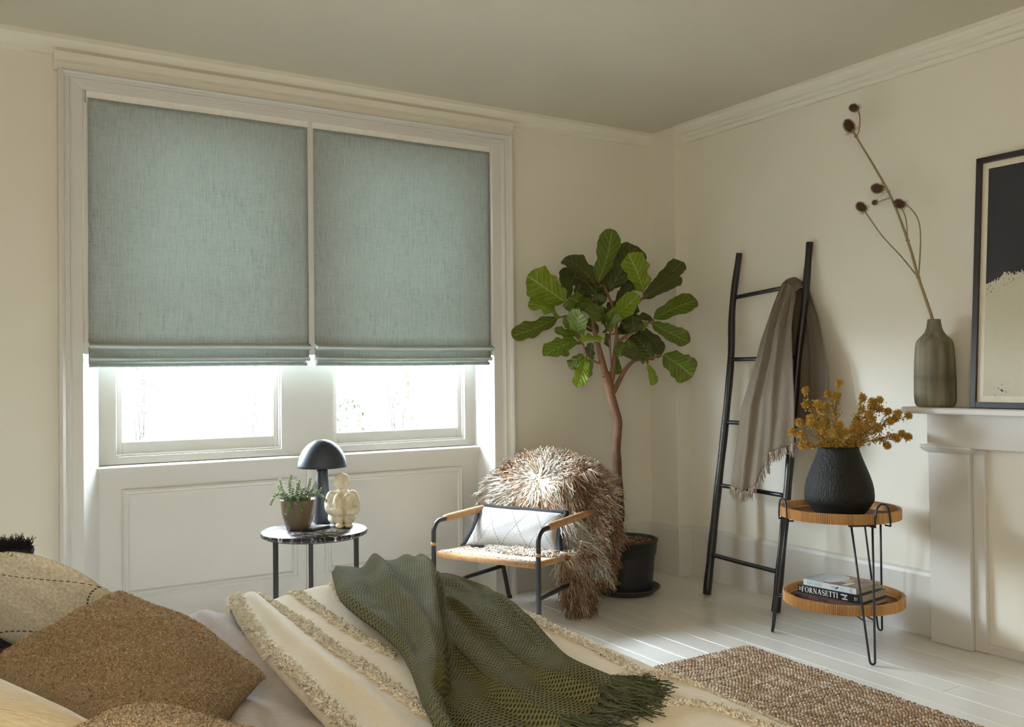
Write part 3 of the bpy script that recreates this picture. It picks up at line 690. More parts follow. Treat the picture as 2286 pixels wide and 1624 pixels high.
# ---------------------------------------------------------------- cushions (shared builder)
def cushion_grid(A, B_, C_, D, T, n=44, pinch=.05, bulge=.5, dirn=None, lump=.006, seed=0, sagv=0):
    """A,B,C,D corners in order; returns the two faces and a function for the seam"""
    A, B_, C_, D = [np.asarray(q, float) for q in (A, B_, C_, D)]
    nrm = unit(np.cross(B_-A, D-A)) if dirn is None else unit(dirn)
    ctr = (A+B_+C_+D)/4
    def P(u, v):
        p = A*(1-u)*(1-v)+B_*u*(1-v)+C_*u*v+D*(1-u)*v
        eu = (A*(1-v)+D*v-B_*(1-v)-C_*v); k = pinch
        fu = (2*u-1); fv = (2*v-1)
        uu = u-k*fu*(1-fv*fv)*abs(fu); vv_ = v-k*fv*(1-fu*fu)*abs(fv)
        return A*(1-uu)*(1-vv_)+B_*uu*(1-vv_)+C_*uu*vv_+D*(1-uu)*vv_
    t = np.linspace(0, 1, n); t = .5-.5*np.cos(PI*t)*(1-.35)-.35*(.5-t)*1.0*1.0 if False else t
    G = np.zeros((n, n, 3)); G2 = np.zeros((n, n, 3))
    U, V = np.meshgrid(t, t, indexing='ij'); lm = fbm(U, V, seed, 2, 1.6)*lump
    for i, u in enumerate(t):
        for j, v in enumerate(t):
            h = (max(0, 16*u*(1-u)*v*(1-v)))**bulge; p = P(u, v)
            G[i, j] = p+nrm*(T*h+lm[i, j]*min(1, h*2)); G2[i, j] = p-nrm*T*.75*h
    return G, G2, P, nrm
def cushion_mesh(G, G2, A, B_, D):
    b = MB(); n = len(G); su = np.linalg.norm(np.asarray(B_)-A); sv = np.linalg.norm(np.asarray(D)-A)
    u, v = np.meshgrid(np.linspace(0, su, n), np.linspace(0, sv, n), indexing='ij'); uv = np.stack([u, v], -1)
    grid(b, G, uv); grid(b, G2, uv, flip=True); return b
def fringe_strands(mb, pts, out, n, L, rad, col, jit=.35, curl=.004, droop=-.2):
    """brush of short strands along a polyline"""
    pts = np.asarray(pts); s = RNG.uniform(0, len(pts)-1.001, n); i = s.astype(int); f = (s-i)[:, None]
    root = pts[i]*(1-f)+pts[i+1]*f; o = out(root) if callable(out) else np.broadcast_to(out, root.shape)
    d = o+RNG.normal(0, jit, (n, 3)); c = np.asarray(col)[None]*RNG.uniform(.7, 1.25, (n, 1))
    locks(mb, root, d, RNG.uniform(.6, 1.1, n)*L, rad, curl, droop, c, c*.9, 5)
def speckle(name, ca, cb, scale, line=None, b_=.0015):
    m = Mat(name, ca, .92, spec=.1); nz = m.noise(scale, 4); ns = m.noise(scale*3.2, 2)
    c = m.mix(((nz-.5)*2.5+.35).max(0).min(1.0), cb, ca); c = m.mix((ns > .63)*.55, c, tuple(q*.25 for q in ca))
    if line:
        x, y, _ = m.xyz('UV'); pu, pv, du, dash = line
        p1 = x*(1/pu)+y*(1/pv); p2 = x*(1/pu)-y*(1/pv)
        l = (((p1.fract()-.5).abs() < du)*((p2*dash).fract() < .62)).max(((p2.fract()-.5).abs() < du)*((p1*dash).fract() < .62))
        c = m.mix(l*.93, c, (.03, .03, .03))
    m.color(c); m.bump(nz*.6+ns*.5, b_); return m.m
chair_cush = speckle('white_speckled_wool', (.53, .52, .51), (.38, .36, .335), 300, (.155, .235, .011, 9), .0018)
cA, cB, cC, cD = C(.306, .33, .322), C(-.245, .33, .335), C(-.20, .185, .505), C(.30, .18, .508)
G, G2, P, nr_ = cushion_grid(cA, cB, cC, cD, .062, 40, .045, .42, seed=4)
if nr_@Fv < 0: pass
cu = thing('cushion', C(0, .29, .33), 'white lumbar cushion with black brush edging on the armchair', 'cushion')
part('cover', cushion_mesh(G, G2, cA, cB, cD), chair_cush, cu)
fb = plain('black_brush_trim', (.014, .015, .02), .9)
ring = np.array([P(t, 0) for t in np.linspace(0, 1, 30)]+[P(1, t) for t in np.linspace(0, 1, 18)[1:]]+[P(1-t, 1) for t in np.linspace(0, 1, 30)[1:]]+[P(0, 1-t) for t in np.linspace(0, 1, 18)[1:]])
cc_ = (cA+cB+cC+cD)/4; outd = lambda r: (lambda q: q/np.linalg.norm(q, axis=1)[:, None])(r-cc_)
b = MB(); tube(b, ring+outd(ring)*.010, .0135, 8); fringe_strands(b, ring, outd, 3600, .028, .0011, (.016, .017, .022), .30, .001, 0)
part('fringe', b, fb, cu, stuff=True)
# ================================================================ FIG TREE
PC = np.array([3.2, 3.977, 0])
pot = thing('fig_tree', PC, 'tall fiddle-leaf fig in a black pot in the room corner', 'plant')
pk = Mat('black_pot_plastic', (.020, .019, .020), .45); PK = pk.m
b = MB(); lathe(b, [(.120, .012), (.140, .014), (.143, .03), (.158, .205), (.160, .212), (.166, .216), (.172, .282), (.177, .284), (.178, .292), (.174, .294), (.167, .290), (.163, .25)], PC, 56); b.F = b.F[:-2]+[b.F[-2]]; part('pot', b, PK, pot)
b = MB(); lathe(b, [(.130, 0), (.150, .002), (.168, .020), (.186, .034), (.187, .038), (.181, .038), (.164, .026), (.150, .011), (.001, .010)], PC, 56); part('saucer', b, plain('saucer_plastic', (.040, .036, .031), .5), pot)
sl = Mat('bark_mulch', (.12, .05, .025), .6); sl.color(sl.ramp(sl.voronoi(95), [(.15, (.26, .13, .07)), (.45, (.10, .045, .024)), (.75, (.02, .01, .006))])); sl.bump(sl.voronoi(95), -.006)
b = MB(); lathe(b, [(.165, .270), (.11, .276), (.05, .280), (.001, .281)], PC, 40); part('mulch', b, sl.m, pot)
ck = Mat('bark_chip', (.2, .1, .05), .5); ck.color(ck.attr()); b = MB()
for q in range(520):
    a = random.uniform(0, 2*PI); r = .158*math.sqrt(random.random()); M_ = np.linalg.qr(RNG.normal(size=(3, 3)))[0]
    if r < .034: continue
    obox(b, PC+np.array([r*math.cos(a), r*math.sin(a), .279-.008*(r/.16)**2+random.uniform(-.001, .004)]), M_[0], M_[1], M_[2], random.uniform(.004, .009), random.uniform(.002, .005), .0018, col=np.array(random.choice([(.28, .13, .06), (.13, .055, .03), (.05, .025, .015), (.42, .25, .15)])))
part('bark_chips', b, ck.m, pot, smooth=False, stuff=True)
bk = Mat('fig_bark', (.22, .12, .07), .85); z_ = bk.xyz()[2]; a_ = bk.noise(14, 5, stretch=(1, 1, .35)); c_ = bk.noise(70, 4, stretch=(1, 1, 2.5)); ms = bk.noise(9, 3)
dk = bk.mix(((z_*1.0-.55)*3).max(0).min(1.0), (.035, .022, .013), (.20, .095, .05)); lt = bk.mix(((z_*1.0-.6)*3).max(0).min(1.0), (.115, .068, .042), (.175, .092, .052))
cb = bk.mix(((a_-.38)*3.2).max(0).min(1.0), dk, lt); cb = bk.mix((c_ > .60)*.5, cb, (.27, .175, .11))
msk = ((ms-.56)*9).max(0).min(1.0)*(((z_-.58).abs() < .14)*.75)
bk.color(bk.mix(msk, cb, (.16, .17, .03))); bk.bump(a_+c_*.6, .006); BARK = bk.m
T0 = PC+np.array([-.034, .018, 0])
def jit(p): return np.asarray(p, float)
tr = smoothpath([(3.166, 3.985, .262), (3.163, 3.988, .33), (3.172, 3.986, .45), (3.163, 3.992, .64), (3.158, 3.993, .80), (3.166, 3.989, .93), (3.136, 4.004, 1.06), (3.122, 4.010, 1.13), (3.104, 4.02, 1.20)], 6)
b = MB(); r = np.interp(np.linspace(0, 1, len(tr)), [0, .06, .2, .5, .75, .88, 1], [.030, .026, .0245, .0235, .0235, .027, .026])
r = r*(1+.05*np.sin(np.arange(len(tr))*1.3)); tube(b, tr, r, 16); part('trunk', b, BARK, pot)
br = [([(3.135, 4.006, 1.10), (3.108, 4.018, 1.19), (3.085, 4.03, 1.29), (3.068, 4.042, 1.38), (3.05, 4.05, 1.48), (3.08, 4.05, 1.60)], .0225, .008),
      ([(3.130, 4.008, 1.13), (3.146, 3.998, 1.22), (3.155, 3.99, 1.32), (3.160, 3.985, 1.42), (3.15, 4.0, 1.55), (3.11, 4.03, 1.68)], .018, .006),
      ([(3.142, 4.0, 1.09), (3.165, 3.985, 1.14), (3.20, 3.962, 1.215), (3.245, 3.935, 1.265), (3.30, 3.90, 1.27), (3.36, 3.86, 1.292)], .0165, .006),
      ([(3.16, 3.985, 1.36), (3.22, 3.95, 1.41), (3.28, 3.90, 1.455), (3.33, 3.875, 1.485)], .010, .005),
      ([(3.155, 3.99, 1.48), (3.20, 3.97, 1.53), (3.255, 3.93, 1.57), (3.285, 3.905, 1.61)], .010, .005),
      ([(3.095, 4.02, 1.245), (3.05, 4.04, 1.26), (3.01, 4.06, 1.30), (2.985, 4.06, 1.36)], .008, .005),
      ([(3.06, 4.045, 1.43), (2.99, 4.09, 1.48), (2.93, 4.12, 1.51), (2.88, 4.14, 1.50)], .008, .004),
      ([(3.06, 4.05, 1.50), (3.0, 4.08, 1.55), (2.94, 4.11, 1.585), (2.915, 4.12, 1.59)], .008, .004),
      ([(3.140, 4.0, 1.17), (3.128, 3.995, 1.26), (3.118, 3.99, 1.34), (3.11, 3.98, 1.44), (3.09, 3.975, 1.49)], .006, .004),
      ([(3.118, 4.012, 1.16), (3.095, 4.01, 1.172), (3.075, 4.005, 1.178)], .005, .003)]
for p, r0, r1 in br:
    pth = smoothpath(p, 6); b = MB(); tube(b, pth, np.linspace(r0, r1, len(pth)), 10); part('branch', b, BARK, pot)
def leaf_mat(name, dark, light, vein, tr):
    m = Mat(name, dark, .48, spec=.35); x, y, _ = m.xyz('UV')
    ax = (x-.5).abs(); mid = ax < .016; lat = ((y-ax*.55)*7.5).fract(); side = ((lat-.5).abs() < .045)*(ax > .016)
    base = m.mix(m.noise(18, 3), dark, light); vf = (mid*1.0).max(side*.7)
    m.color(m.mix(vf, base, vein)); m.bump(((lat-.5).abs()*2).pow(.5)+m.noise(60, 2)*.15, .0035, .8)
    m.translucent(tr); return m.m
LMAT = {'d': leaf_mat('fig_leaf_dark', (.046, .060, .010), (.076, .092, .018), (.17, .19, .055), .18),
        'm': leaf_mat('fig_leaf_mid', (.078, .120, .009), (.125, .178, .016), (.32, .36, .09), .32),
        'b': leaf_mat('fig_leaf_bright', (.17, .25, .013), (.25, .34, .025), (.52, .58, .18), .42),
        'l': leaf_mat('fig_leaf_matte', (.10, .14, .022), (.145, .185, .04), (.25, .29, .11), .25)}
LEAVES=[((3.074,4.035,1.692),(3.142,3.989,1.982),0.111,'m'),
((3.151,4.025,1.65),(3.364,4.04,1.909),0.142,'d'),
((3.27,3.885,1.638),(3.137,3.852,1.835),0.124,'b'),
((3.073,4.054,1.675),(2.96,4.198,1.833),0.105,'d'),
((2.914,4.121,1.587),(2.715,4.187,1.726),0.154,'b'),
((2.886,4.131,1.501),(2.696,4.154,1.573),0.117,'b'),
((2.885,4.145,1.502),(2.653,4.253,1.401),0.059,'m'),
((3.098,4.068,1.621),(3.043,4.289,1.751),0.154,'d'),
((3.341,3.897,1.666),(3.55,3.878,1.816),0.068,'d'),
((3.291,3.91,1.603),(3.484,3.826,1.725),0.099,'d'),
((3.33,3.877,1.488),(3.532,3.75,1.591),0.111,'m'),
((3.312,3.866,1.465),(3.428,3.7,1.356),0.087,'m'),
((3.366,3.839,1.295),(3.457,3.708,1.174),0.13,'m'),
((3.285,3.92,1.424),(3.406,3.903,1.288),0.08,'d'),
((3.343,3.896,1.269),(3.305,4.012,1.413),0.124,'d'),
((3.303,3.897,1.241),(3.332,3.881,1.128),0.046,'b'),
((3.254,3.881,1.247),(3.057,3.815,1.291),0.068,'d'),
((2.956,4.046,1.388),(2.824,3.863,1.528),0.093,'l'),
((2.949,4.078,1.407),(2.829,4.001,1.498),0.068,'l'),
((2.951,4.086,1.408),(2.805,4.064,1.426),0.053,'m'),
((2.965,4.059,1.367),(2.709,4.031,1.289),0.08,'m'),
((2.932,4.15,1.397),(2.968,4.224,1.294),0.059,'m'),
((3.003,4.06,1.29),(2.919,4.021,1.12),0.068,'b'),
((3.004,4.083,1.3),(2.944,4.122,1.223),0.068,'m'),
((3.056,4.07,1.284),(3.07,4.138,1.178),0.034,'m'),
((3.085,3.974,1.478),(3.107,3.732,1.604),0.074,'b'),
((3.057,3.978,1.383),(2.837,3.833,1.36),0.031,'b'),
((3.078,3.979,1.451),(2.87,3.881,1.525),0.074,'l'),
((3.07,3.965,1.438),(2.984,3.716,1.477),0.068,'l'),
((3.278,3.933,1.542),(3.204,4.073,1.562),0.136,'d'),
((3.225,3.933,1.525),(3.218,3.901,1.413),0.093,'d'),
((3.193,4.009,1.613),(3.392,4.072,1.715),0.062,'d'),
((3.048,4.024,1.56),(2.842,4.04,1.556),0.037,'l'),
((2.997,4.047,1.548),(2.844,3.99,1.6),0.08,'m'),
((3.017,4.033,1.603),(3.007,3.889,1.58),0.049,'l'),
((3.12,4.017,1.549),(3.097,4.069,1.502),0.074,'d'),
((2.951,4.141,1.602),(2.999,4.221,1.787),0.043,'d'),
((3.164,4.007,1.296),(3.219,4.069,1.19),0.056,'m'),
((3.178,3.964,1.369),(3.147,3.947,1.282),0.062,'m'),
((3.214,3.96,1.381),(3.255,3.974,1.283),0.068,'m'),
((3.056,4.069,1.365),(3.084,4.128,1.289),0.068,'d'),
((3.135,4.028,1.414),(3.199,4.102,1.336),0.062,'d'),
((3.272,3.9,1.426),(3.257,3.853,1.476),0.028,'b'),
((3.093,4.055,1.421),(3.092,4.167,1.495),0.068,'d'),
((3.209,3.982,1.469),(3.275,4.054,1.414),0.068,'d'),
((3.333,3.885,1.485),(3.293,3.947,1.513),0.037,'d'),
((3.129,4.057,1.64),(3.247,4.208,1.792),0.08,'d'),
((3.143,4.018,1.482),(3.22,4.063,1.599),0.068,'d'),
((3.295,3.883,1.25),(3.212,3.859,1.286),0.037,'m'),
((3.009,4.113,1.696),(3.079,4.222,1.581),0.124,'d'),
((3.098,4.069,1.546),(3.255,4.157,1.71),0.08,'d'),
((3.251,3.966,1.419),(3.273,4.102,1.457),0.08,'d')]
camdir = unit(np.array([0, 0, 1.3])-np.array([3.15, 3.99, 1.5]))
for i, (B_, T_, wd, tone) in enumerate(LEAVES):
    rs = np.random.default_rng(100+i); B_ = np.array(B_); T_ = np.array(T_); ax = T_-B_; L = np.linalg.norm(ax); ax = ax/L
    nrm = unit(camdir+np.array([0, 0, .45])+rs.normal(0, .22, 3)); sd = unit(np.cross(ax, nrm)); nrm = np.cross(sd, ax)
    if nrm@np.array([0, 0, 1]) < -.2 and tone == 'd': nrm = nrm
    Wd = max(wd*1.22, L*.42); b = MB(); nt, nu_ = 24, 9; P = np.zeros((nt, nu_, 3)); UV = np.zeros((nt, nu_, 2))
    bend = rs.uniform(.02, .16)*L; fold = rs.uniform(.10, .28); ph = rs.uniform(0, 6); wob = rs.uniform(.08, .17); s_ = rs.uniform(-.12, .12)*L
    for a in range(nt):
        t = math.sin(a/(nt-1)*PI/2)*.6+a/(nt-1)*.4; w = np.interp(t, [0, .05, .15, .30, .42, .58, .72, .84, .92, .97, 1], [.02, .30, .58, .74, .76, .92, 1.0, .94, .72, .50, .12])*.5*Wd*(1+.05*math.sin(t*21+ph)+.03*math.sin(t*37+ph*2))
        if t == 0: w = .002
        for c in range(nu_):
            u = (c/(nu_-1))*2-1
            P[a, c] = B_+ax*L*t+sd*(w*u+s_*math.sin(PI*t)*.5)+nrm*(bend*(4*t*(1-t))-abs(u)*-w*fold+wob*Wd*math.sin(t*17+ph+(1.7 if u > 0 else 0))*abs(u)**2*.6)
            UV[a, c] = (.5+u*.5*min(1, w/(.45*Wd)+.15), t)
    grid(b, P, UV)
    tipq = T_+ax*.006+nrm*.004
    part('leaf', b, LMAT[tone], pot)
    near = np.array(PC); 
# petioles: short stalks from each leaf to the nearest branch
allb = np.vstack([smoothpath(p, 4) for p, _, _ in br]+[tr])
for B_, T_, wd, tone in LEAVES:
    B_ = np.array(B_); j = np.argmin(np.linalg.norm(allb-B_, axis=1)); q = allb[j]
    if .008 < np.linalg.norm(q-B_) < .3:
        b = MB(); tube(b, smoothpath([q, (q+B_)/2+np.array([0, 0, -.008]), B_+unit(np.array(T_)-B_)*.01], 5), np.linspace(.0045, .0028, 11), 6); part('leaf_stalk', b, BARK, pot)
# ================================================================ LADDER
def LX(z): return 3.515+.25*z/1.85
ld = thing('ladder', (3.52, 3.45, 0), 'black wooden ladder leaning against the right wall', 'ladder')
def rail(ys, r): return [(LX(z), y, z) for y, z in ys]
RL = [(3.668, .008), (3.690, .55), (3.635, .90), (3.560, 1.26), (3.525, 1.58), (3.525+.14, 1.85)]
RL = [(3.672, .008), (3.725, .30), (3.692, .56), (3.632, .91), (3.560, 1.26), (3.528, 1.56)]
PL = [(3.505, 3.671, .006), (3.545, 3.668, .25), (3.59, 3.664, .56), (3.637, 3.660, .91), (3.685, 3.652, 1.26), (3.723, 3.664, 1.55), (3.764, 3.662, 1.85)]
PR = [(3.528, 3.209, .006), (3.553, 3.205, .20), (3.601, 3.202, .57), (3.645, 3.198, .91), (3.690, 3.186, 1.26), (3.727, 3.178, 1.55), (3.764, 3.182, 1.85)]
wig = lambda P, k: [np.array(p)+np.array([.004*math.sin(i*2.1+k), .007*math.sin(i*1.7+k), 0]) for i, p in enumerate(P)]
for P_, k in ((PL, 0.), (PR, 1.3)):
    pth = smoothpath(wig(P_, k), 8); b = MB(); rr_ = np.linspace(.0225, .0175, len(pth))*(1+.05*np.sin(np.arange(len(pth))*.9+k)); tube(b, pth, rr_, 14); part('rail', b, BLACKWOOD, ld)
def onrail(P_, z): P_ = np.array(P_); return np.array([np.interp(z, P_[:, 2], P_[:, 0]), np.interp(z, P_[:, 2], P_[:, 1]), z])
for zl, zr in ((.215, .20), (.585, .575), (.925, .93), (1.265, 1.27), (1.605, 1.64)):
    a = onrail(PL, zl); c = onrail(PR, zr); mid = (a+c)/2+np.array([0, 0, random.uniform(-.008, .004)])
    b = MB(); tube(b, smoothpath([a, mid, c], 6), .0115, 10); part('rung', b, BLACKWOOD, ld)
# ================================================================ TAUPE THROW ON THE LADDER
tw = Mat('taupe_wool', (.30, .23, .17), .95, spec=.08)
u_, v_, _ = tw.xyz('UV'); wvn = ((u_*(2*PI/.0052)).sin()*.5+.5)*.5+((v_*(2*PI/.0046)).sin()*.5+.5)*.5; nz = tw.noise(260, 3)
tw.color(tw.mix(nz*.6+wvn*.4, (.125, .098, .074), (.49, .40, .31))); tw.bump(wvn+nz*.7, .003); TWOOL = tw.m
th = thing('throw_blanket', (3.60, 3.25, .9), 'taupe woven throw with tassels hanging over the ladder', 'blanket')
def sheet(zs, yl, yr, zt_of_u, depth, nfold, amp, seed, nu=70, nv=70):
    """hanging cloth: yl(v), yr(v) left/right edges, folds across u"""
    P = np.zeros((nu, nv, 3)); UV = np.zeros((nu, nv, 2)); rs = np.random.default_rng(seed); p1, p2 = rs.uniform(0, 6, 2)
    for i, u in enumerate(np.linspace(0, 1, nu)):
        zb = zt_of_u(u)
        for j, v in enumerate(np.linspace(0, 1, nv)):
            z = zs[0](u)+(zb-zs[0](u))*v; y = yl(v)*(1-u)+yr(v)*u
            f = math.sin(u*nfold*2*PI+p1+.6*math.sin(v*2.2+p2))+.45*math.sin(u*nfold*4.3*PI+p2+v)
            x = LX(z)+depth(v)+amp*(.45+.55*v)*f*(.6 if v < .1 else 1)
            P[i, j] = (x, y+.008*math.sin(u*nfold*2*PI+p1+1.5)*v, z); UV[i, j] = (u*.75, v*1.15)
    return P, UV
yl = lambda v: np.interp(v, [0, .12, .35, .6, 1], [3.315, 3.355, 3.41, 3.485, 3.505])
yr = lambda v: np.interp(v, [0, .08, .25, .50, .75, 1], [3.198, 3.186, 3.168, 3.138, 3.108, 3.095])
top = lambda u: 1.60+.055*math.sin(PI*u*.9+.35)
bot = lambda u: np.interp(u, [0, .22, .42, .46, .62, 1], [.60, .575, .62, .70, .79, .85])
P1_, UV1 = sheet((top,), yl, yr, bot, lambda v: -.040-.035*min(1, v*4), 2.6, .021, 3)
b = MB(); grid(b, P1_, UV1); o = part('front_fall', b, TWOOL, th); m = o.modifiers.new('thick', 'SOLIDIFY'); m.thickness = .006; m.offset = 0
# over the rung
tp = P1_[:, 0]; bk0 = []; P2_, UV2 = sheet((top,), lambda v: np.interp(v, [0, .4, 1], [3.30, 3.26, 3.23]), lambda v: np.interp(v, [0, .2, .6, 1], [3.165, 3.10, 3.015, 3.00]), lambda u: .93+.02*u, lambda v: .022-.006*v, 2.2, .007, 8, 50, 50)
b = MB(); grid(b, P2_, UV2); o = part('back_fall', b, TWOOL, th); m = o.modifiers.new('thick', 'SOLIDIFY'); m.thickness = .005; m.offset = 0
A_ = P1_[:, 0]; k = np.linspace(0, 49, 70).astype(int); B2 = P2_[k, 0]; S_ = np.zeros((70, 9, 3))
for j, t in enumerate(np.linspace(0, 1, 9)): S_[:, j] = A_*(1-t)+B2*t+np.array([0, 0, 1])*.022*math.sin(PI*t)
UVs = np.zeros((70, 9, 2)); UVs[..., 0] = np.linspace(0, .75, 70)[:, None]; UVs[..., 1] = -np.linspace(0, .06, 9)[None]
b = MB(); grid(b, S_, UVs); o = part('top_fold', b, TWOOL, th); m = o.modifiers.new('thick', 'SOLIDIFY'); m.thickness = .006; m.offset = 0
b = MB()
for edge, n_ in ((P1_[:, -1], 58),):
    for q in range(n_):
        i = int(q*(len(edge)-1)/(n_-1)); p = edge[i]; L = random.uniform(.035, .065)
        for s in range(5):
            o_ = np.array([random.gauss(0, .003), random.gauss(0, .004), 0]); e_ = np.array([random.gauss(0, .006), random.gauss(0, .008), -L*random.uniform(.8, 1.1)])
            tube(b, [p+o_*.6, p+o_+e_*.35, p+o_+e_*.7+np.array([.001, .002, 0]), p+o_+e_], [.0022, .0026, .0018, .0012], 4, col=np.array((.36, .29, .23))*random.uniform(.7, 1.25))
fr = Mat('taupe_tassel', (.33, .27, .21), .95, spec=.05); fr.color(fr.attr())
part('tassels', b, fr.m, th, stuff=True)
# ================================================================ RATTAN TRAY TABLE
RT = np.array([3.385, 2.71, 0])
rtb = thing('tray_table', RT, 'two-tier round rattan tray table on black hairpin legs', 'table')
cane = Mat('split_cane', (.5, .27, .09), .42); cane.color(cane.mix(cane.noise(14, 4, stretch=(1, 1, .15)), cane.attr(), (.62, .36, .13))); CANE = cane.m
wb = Mat('woven_tray_base', (.30, .14, .055), .6); x, y, _ = wb.xyz(); w_ = ((x*700).sin()*(y*700).sin()); wb.color(wb.mix(w_*.5+.5, (.15, .065, .026), (.34, .17, .07))); wb.bump(w_, .0012); WB = wb.m
def tray(c, zb, R):
    c = np.array([c[0], c[1], zb]); b = MB()
    lathe(b, [(R-.006, 0), (R-.002, .002), (R-.002, .040), (R-.0055, .0445), (R-.012, .040), (R-.012, .008)], c, 72); b.F = b.F[:-2]
    rm = part('rim', b, CANE, rtb)
    b = MB(); n = 210
    for i in range(n):
        a = 2*PI*i/n; rd = np.array([math.cos(a), math.sin(a), 0]); tg = np.array([-rd[1], rd[0], 0])
        col = np.array((.47, .245, .085))*random.uniform(.62, 1.25)
        h = .0215; w = R*PI/n*.86
        for rr0, s in ((R, 1), (R-.0135, -1)):
            p = c+rd*rr0+np.array([0, 0, .0225])
            v = [p-tg*w-rd*.003*s+np.array([0, 0, -h]), p+rd*.0012*s+np.array([0, 0, -h]), p+tg*w-rd*.003*s+np.array([0, 0, -h]), p-tg*w-rd*.003*s+np.array([0, 0, h]), p+rd*.0012*s+np.array([0, 0, h]), p+tg*w-rd*.003*s+np.array([0, 0, h])]
            f = [(0, 1, 4, 3), (1, 2, 5, 4)] if s > 0 else [(3, 4, 1, 0), (4, 5, 2, 1)]
            b.add(v, f+[(3, 4, 5), (2, 1, 0)], col=col)
    part('cane_slats', b, CANE, rm, smooth=False, stuff=True)
    b = MB(); lathe(b, [(R-.010, .002), (R-.010, .009), (.001, .0095)], c, 64); part('tray_base', b, WB, rtb, smooth=False)
    b = MB(); th_ = np.linspace(0, 2*PI, 73); tube(b, [c+np.array([(R-.020)*math.cos(q), (R-.020)*math.sin(q), .013]) for q in th_], .005, 6, col=(.46, .26, .10)); part('inner_ring', b, CANE, rtb)
ZU, ZL = .556, .178
tray(RT, ZU, .2545); tray(RT+np.array([.010, -.006, 0]), ZL, .2545)
feet = [np.array([3.254, 2.984, 0]), np.array([3.223, 2.427, 0]), np.array([3.677, 2.726, 0])]
for F0 in feet:
    rd = unit(F0-RT); tg = np.array([-rd[1], rd[0], 0]); Rf = np.linalg.norm(F0-RT); b = MB()
    pl = lambda s, z: RT+rd*(Rf+(.238-Rf)*z/ZU)+tg*s*(.010+.035*(z/ZU))+np.array([0, 0, z])
    path = [pl(-1, ZU-.004), pl(-1, .30), pl(-1, .022)]+[RT+rd*Rf+tg*.0105*-math.cos(t)+np.array([0, 0, .0155-.0105*math.sin(t)]) for t in np.linspace(.3, PI-.3, 7)]+[pl(1, .022), pl(1, .30), pl(1, ZU-.004)]
    tube(b, path, .0046, 8); part('hairpin_leg', b, BLACKMETAL, rtb)
    b = MB(); tube(b, [pl(-1, ZU-.004)+tg*-.012, pl(1, ZU-.004)+tg*.012], .0046, 8); tube(b, [pl(-1, ZL-.004), RT+rd*.20+tg*-.02+np.array([0, 0, ZL-.004]), RT+rd*.20+tg*.02+np.array([0, 0, ZL-.004]), pl(1, ZL-.004)], .0036, 6)
    part('tray_bracket', b, BLACKMETAL, rtb)
for ang in (-101, 156):
    a = math.radians(ang); rd = np.array([math.cos(a), math.sin(a), 0]); tg = np.array([-rd[1], rd[0], 0]); Q = RT+rd*.2625
    pts = [Q-rd*.03-tg*.040+np.array([0, 0, .548]), Q-tg*.040+np.array([0, 0, .548]), Q-tg*.040+np.array([0, 0, .575])]+[Q-tg*.036*math.cos(t)+np.array([0, 0, .600+.042*math.sin(t)]) for t in np.linspace(0, PI, 11)]+[Q+tg*.040+np.array([0, 0, .575]), Q+tg*.040+np.array([0, 0, .548]), Q-rd*.03+tg*.040+np.array([0, 0, .548])]
    b = MB(); tube(b, pts, .0042, 8); part('handle', b, BLACKMETAL, rtb)
# black vase
VC = np.array([3.385, 2.71, ZU+.0095])
vm = Mat('black_textured_clay', (.016, .015, .014), .6, spec=.28); n_ = vm.noise(75, 3, stretch=(1, 1, .42)); zz = vm.xyz()[2]; msk = (zz > .062)*1.0
vm.bump(((n_-.5).abs()*4).min(1.0)*msk, .004, .9); vm.rough(n_*.2+.52); 
vs_ = thing('vase', VC, 'black egg-shaped clay vase on the upper rattan tray', 'vase')
pv = [(.085, 0), (.102, .003), (.122, .025), (.139, .052), (.146, .062), (.1475, .085), (.1455, .115), (.139, .145), (.127, .18), (.113, .215), (.099, .25), (.089, .278), (.0855, .293), (.083, .297), (.079, .293), (.080, .27), (.09, .22)]
b = MB(); lathe(b, pv, VC, 64); b.F = b.F[:-2]+[b.F[-2]]; part('body', b, vm.m, vs_)
# dried flowers: each spray a thing
st_m = plain('dried_stem', (.20, .12, .03), .7); hm = Mat('dried_mustard_flower', (.42, .24, .03), .9); hm.color(hm.mix(hm.noise(60, 2), hm.attr(), (.42, .25, .04))); HEADM = hm.m
def flower_head(rad, rs):
    b = MB(); ball(b, (0, 0, 0), rad*.62, 8, 6, col=(.22, .11, .015))
    n = 64
    for i in range(n):
        z = 1-2*(i+.5)/n; a = i*2.39996; s = math.sqrt(1-z*z); d = np.array([s*math.cos(a), s*math.sin(a), z])+rs.normal(0, .08, 3); d = unit(d)
        u = unit(np.cross(d, [.3, .2, .9])); w = np.cross(d, u); r0 = rad*.13; c = np.array((.46, .27, .035))*rs.uniform(.65, 1.3)
        p = d*rad*.5; q = d*rad*rs.uniform(.92, 1.1)
        v = [p+u*r0, p-u*.5*r0+w*.87*r0, p-u*.5*r0-w*.87*r0, q+u*r0*.55, q-u*.3*r0+w*.5*r0, q-u*.3*r0-w*.5*r0]
        b.add(v, [(0, 1, 4, 3), (1, 2, 5, 4), (2, 0, 3, 5), (3, 4, 5)], col=c)
    return mesh_of('flower_head', b, np.zeros(3), HEADM, False)
HM = [flower_head(.0195, np.random.default_rng(i)) for i in range(3)]
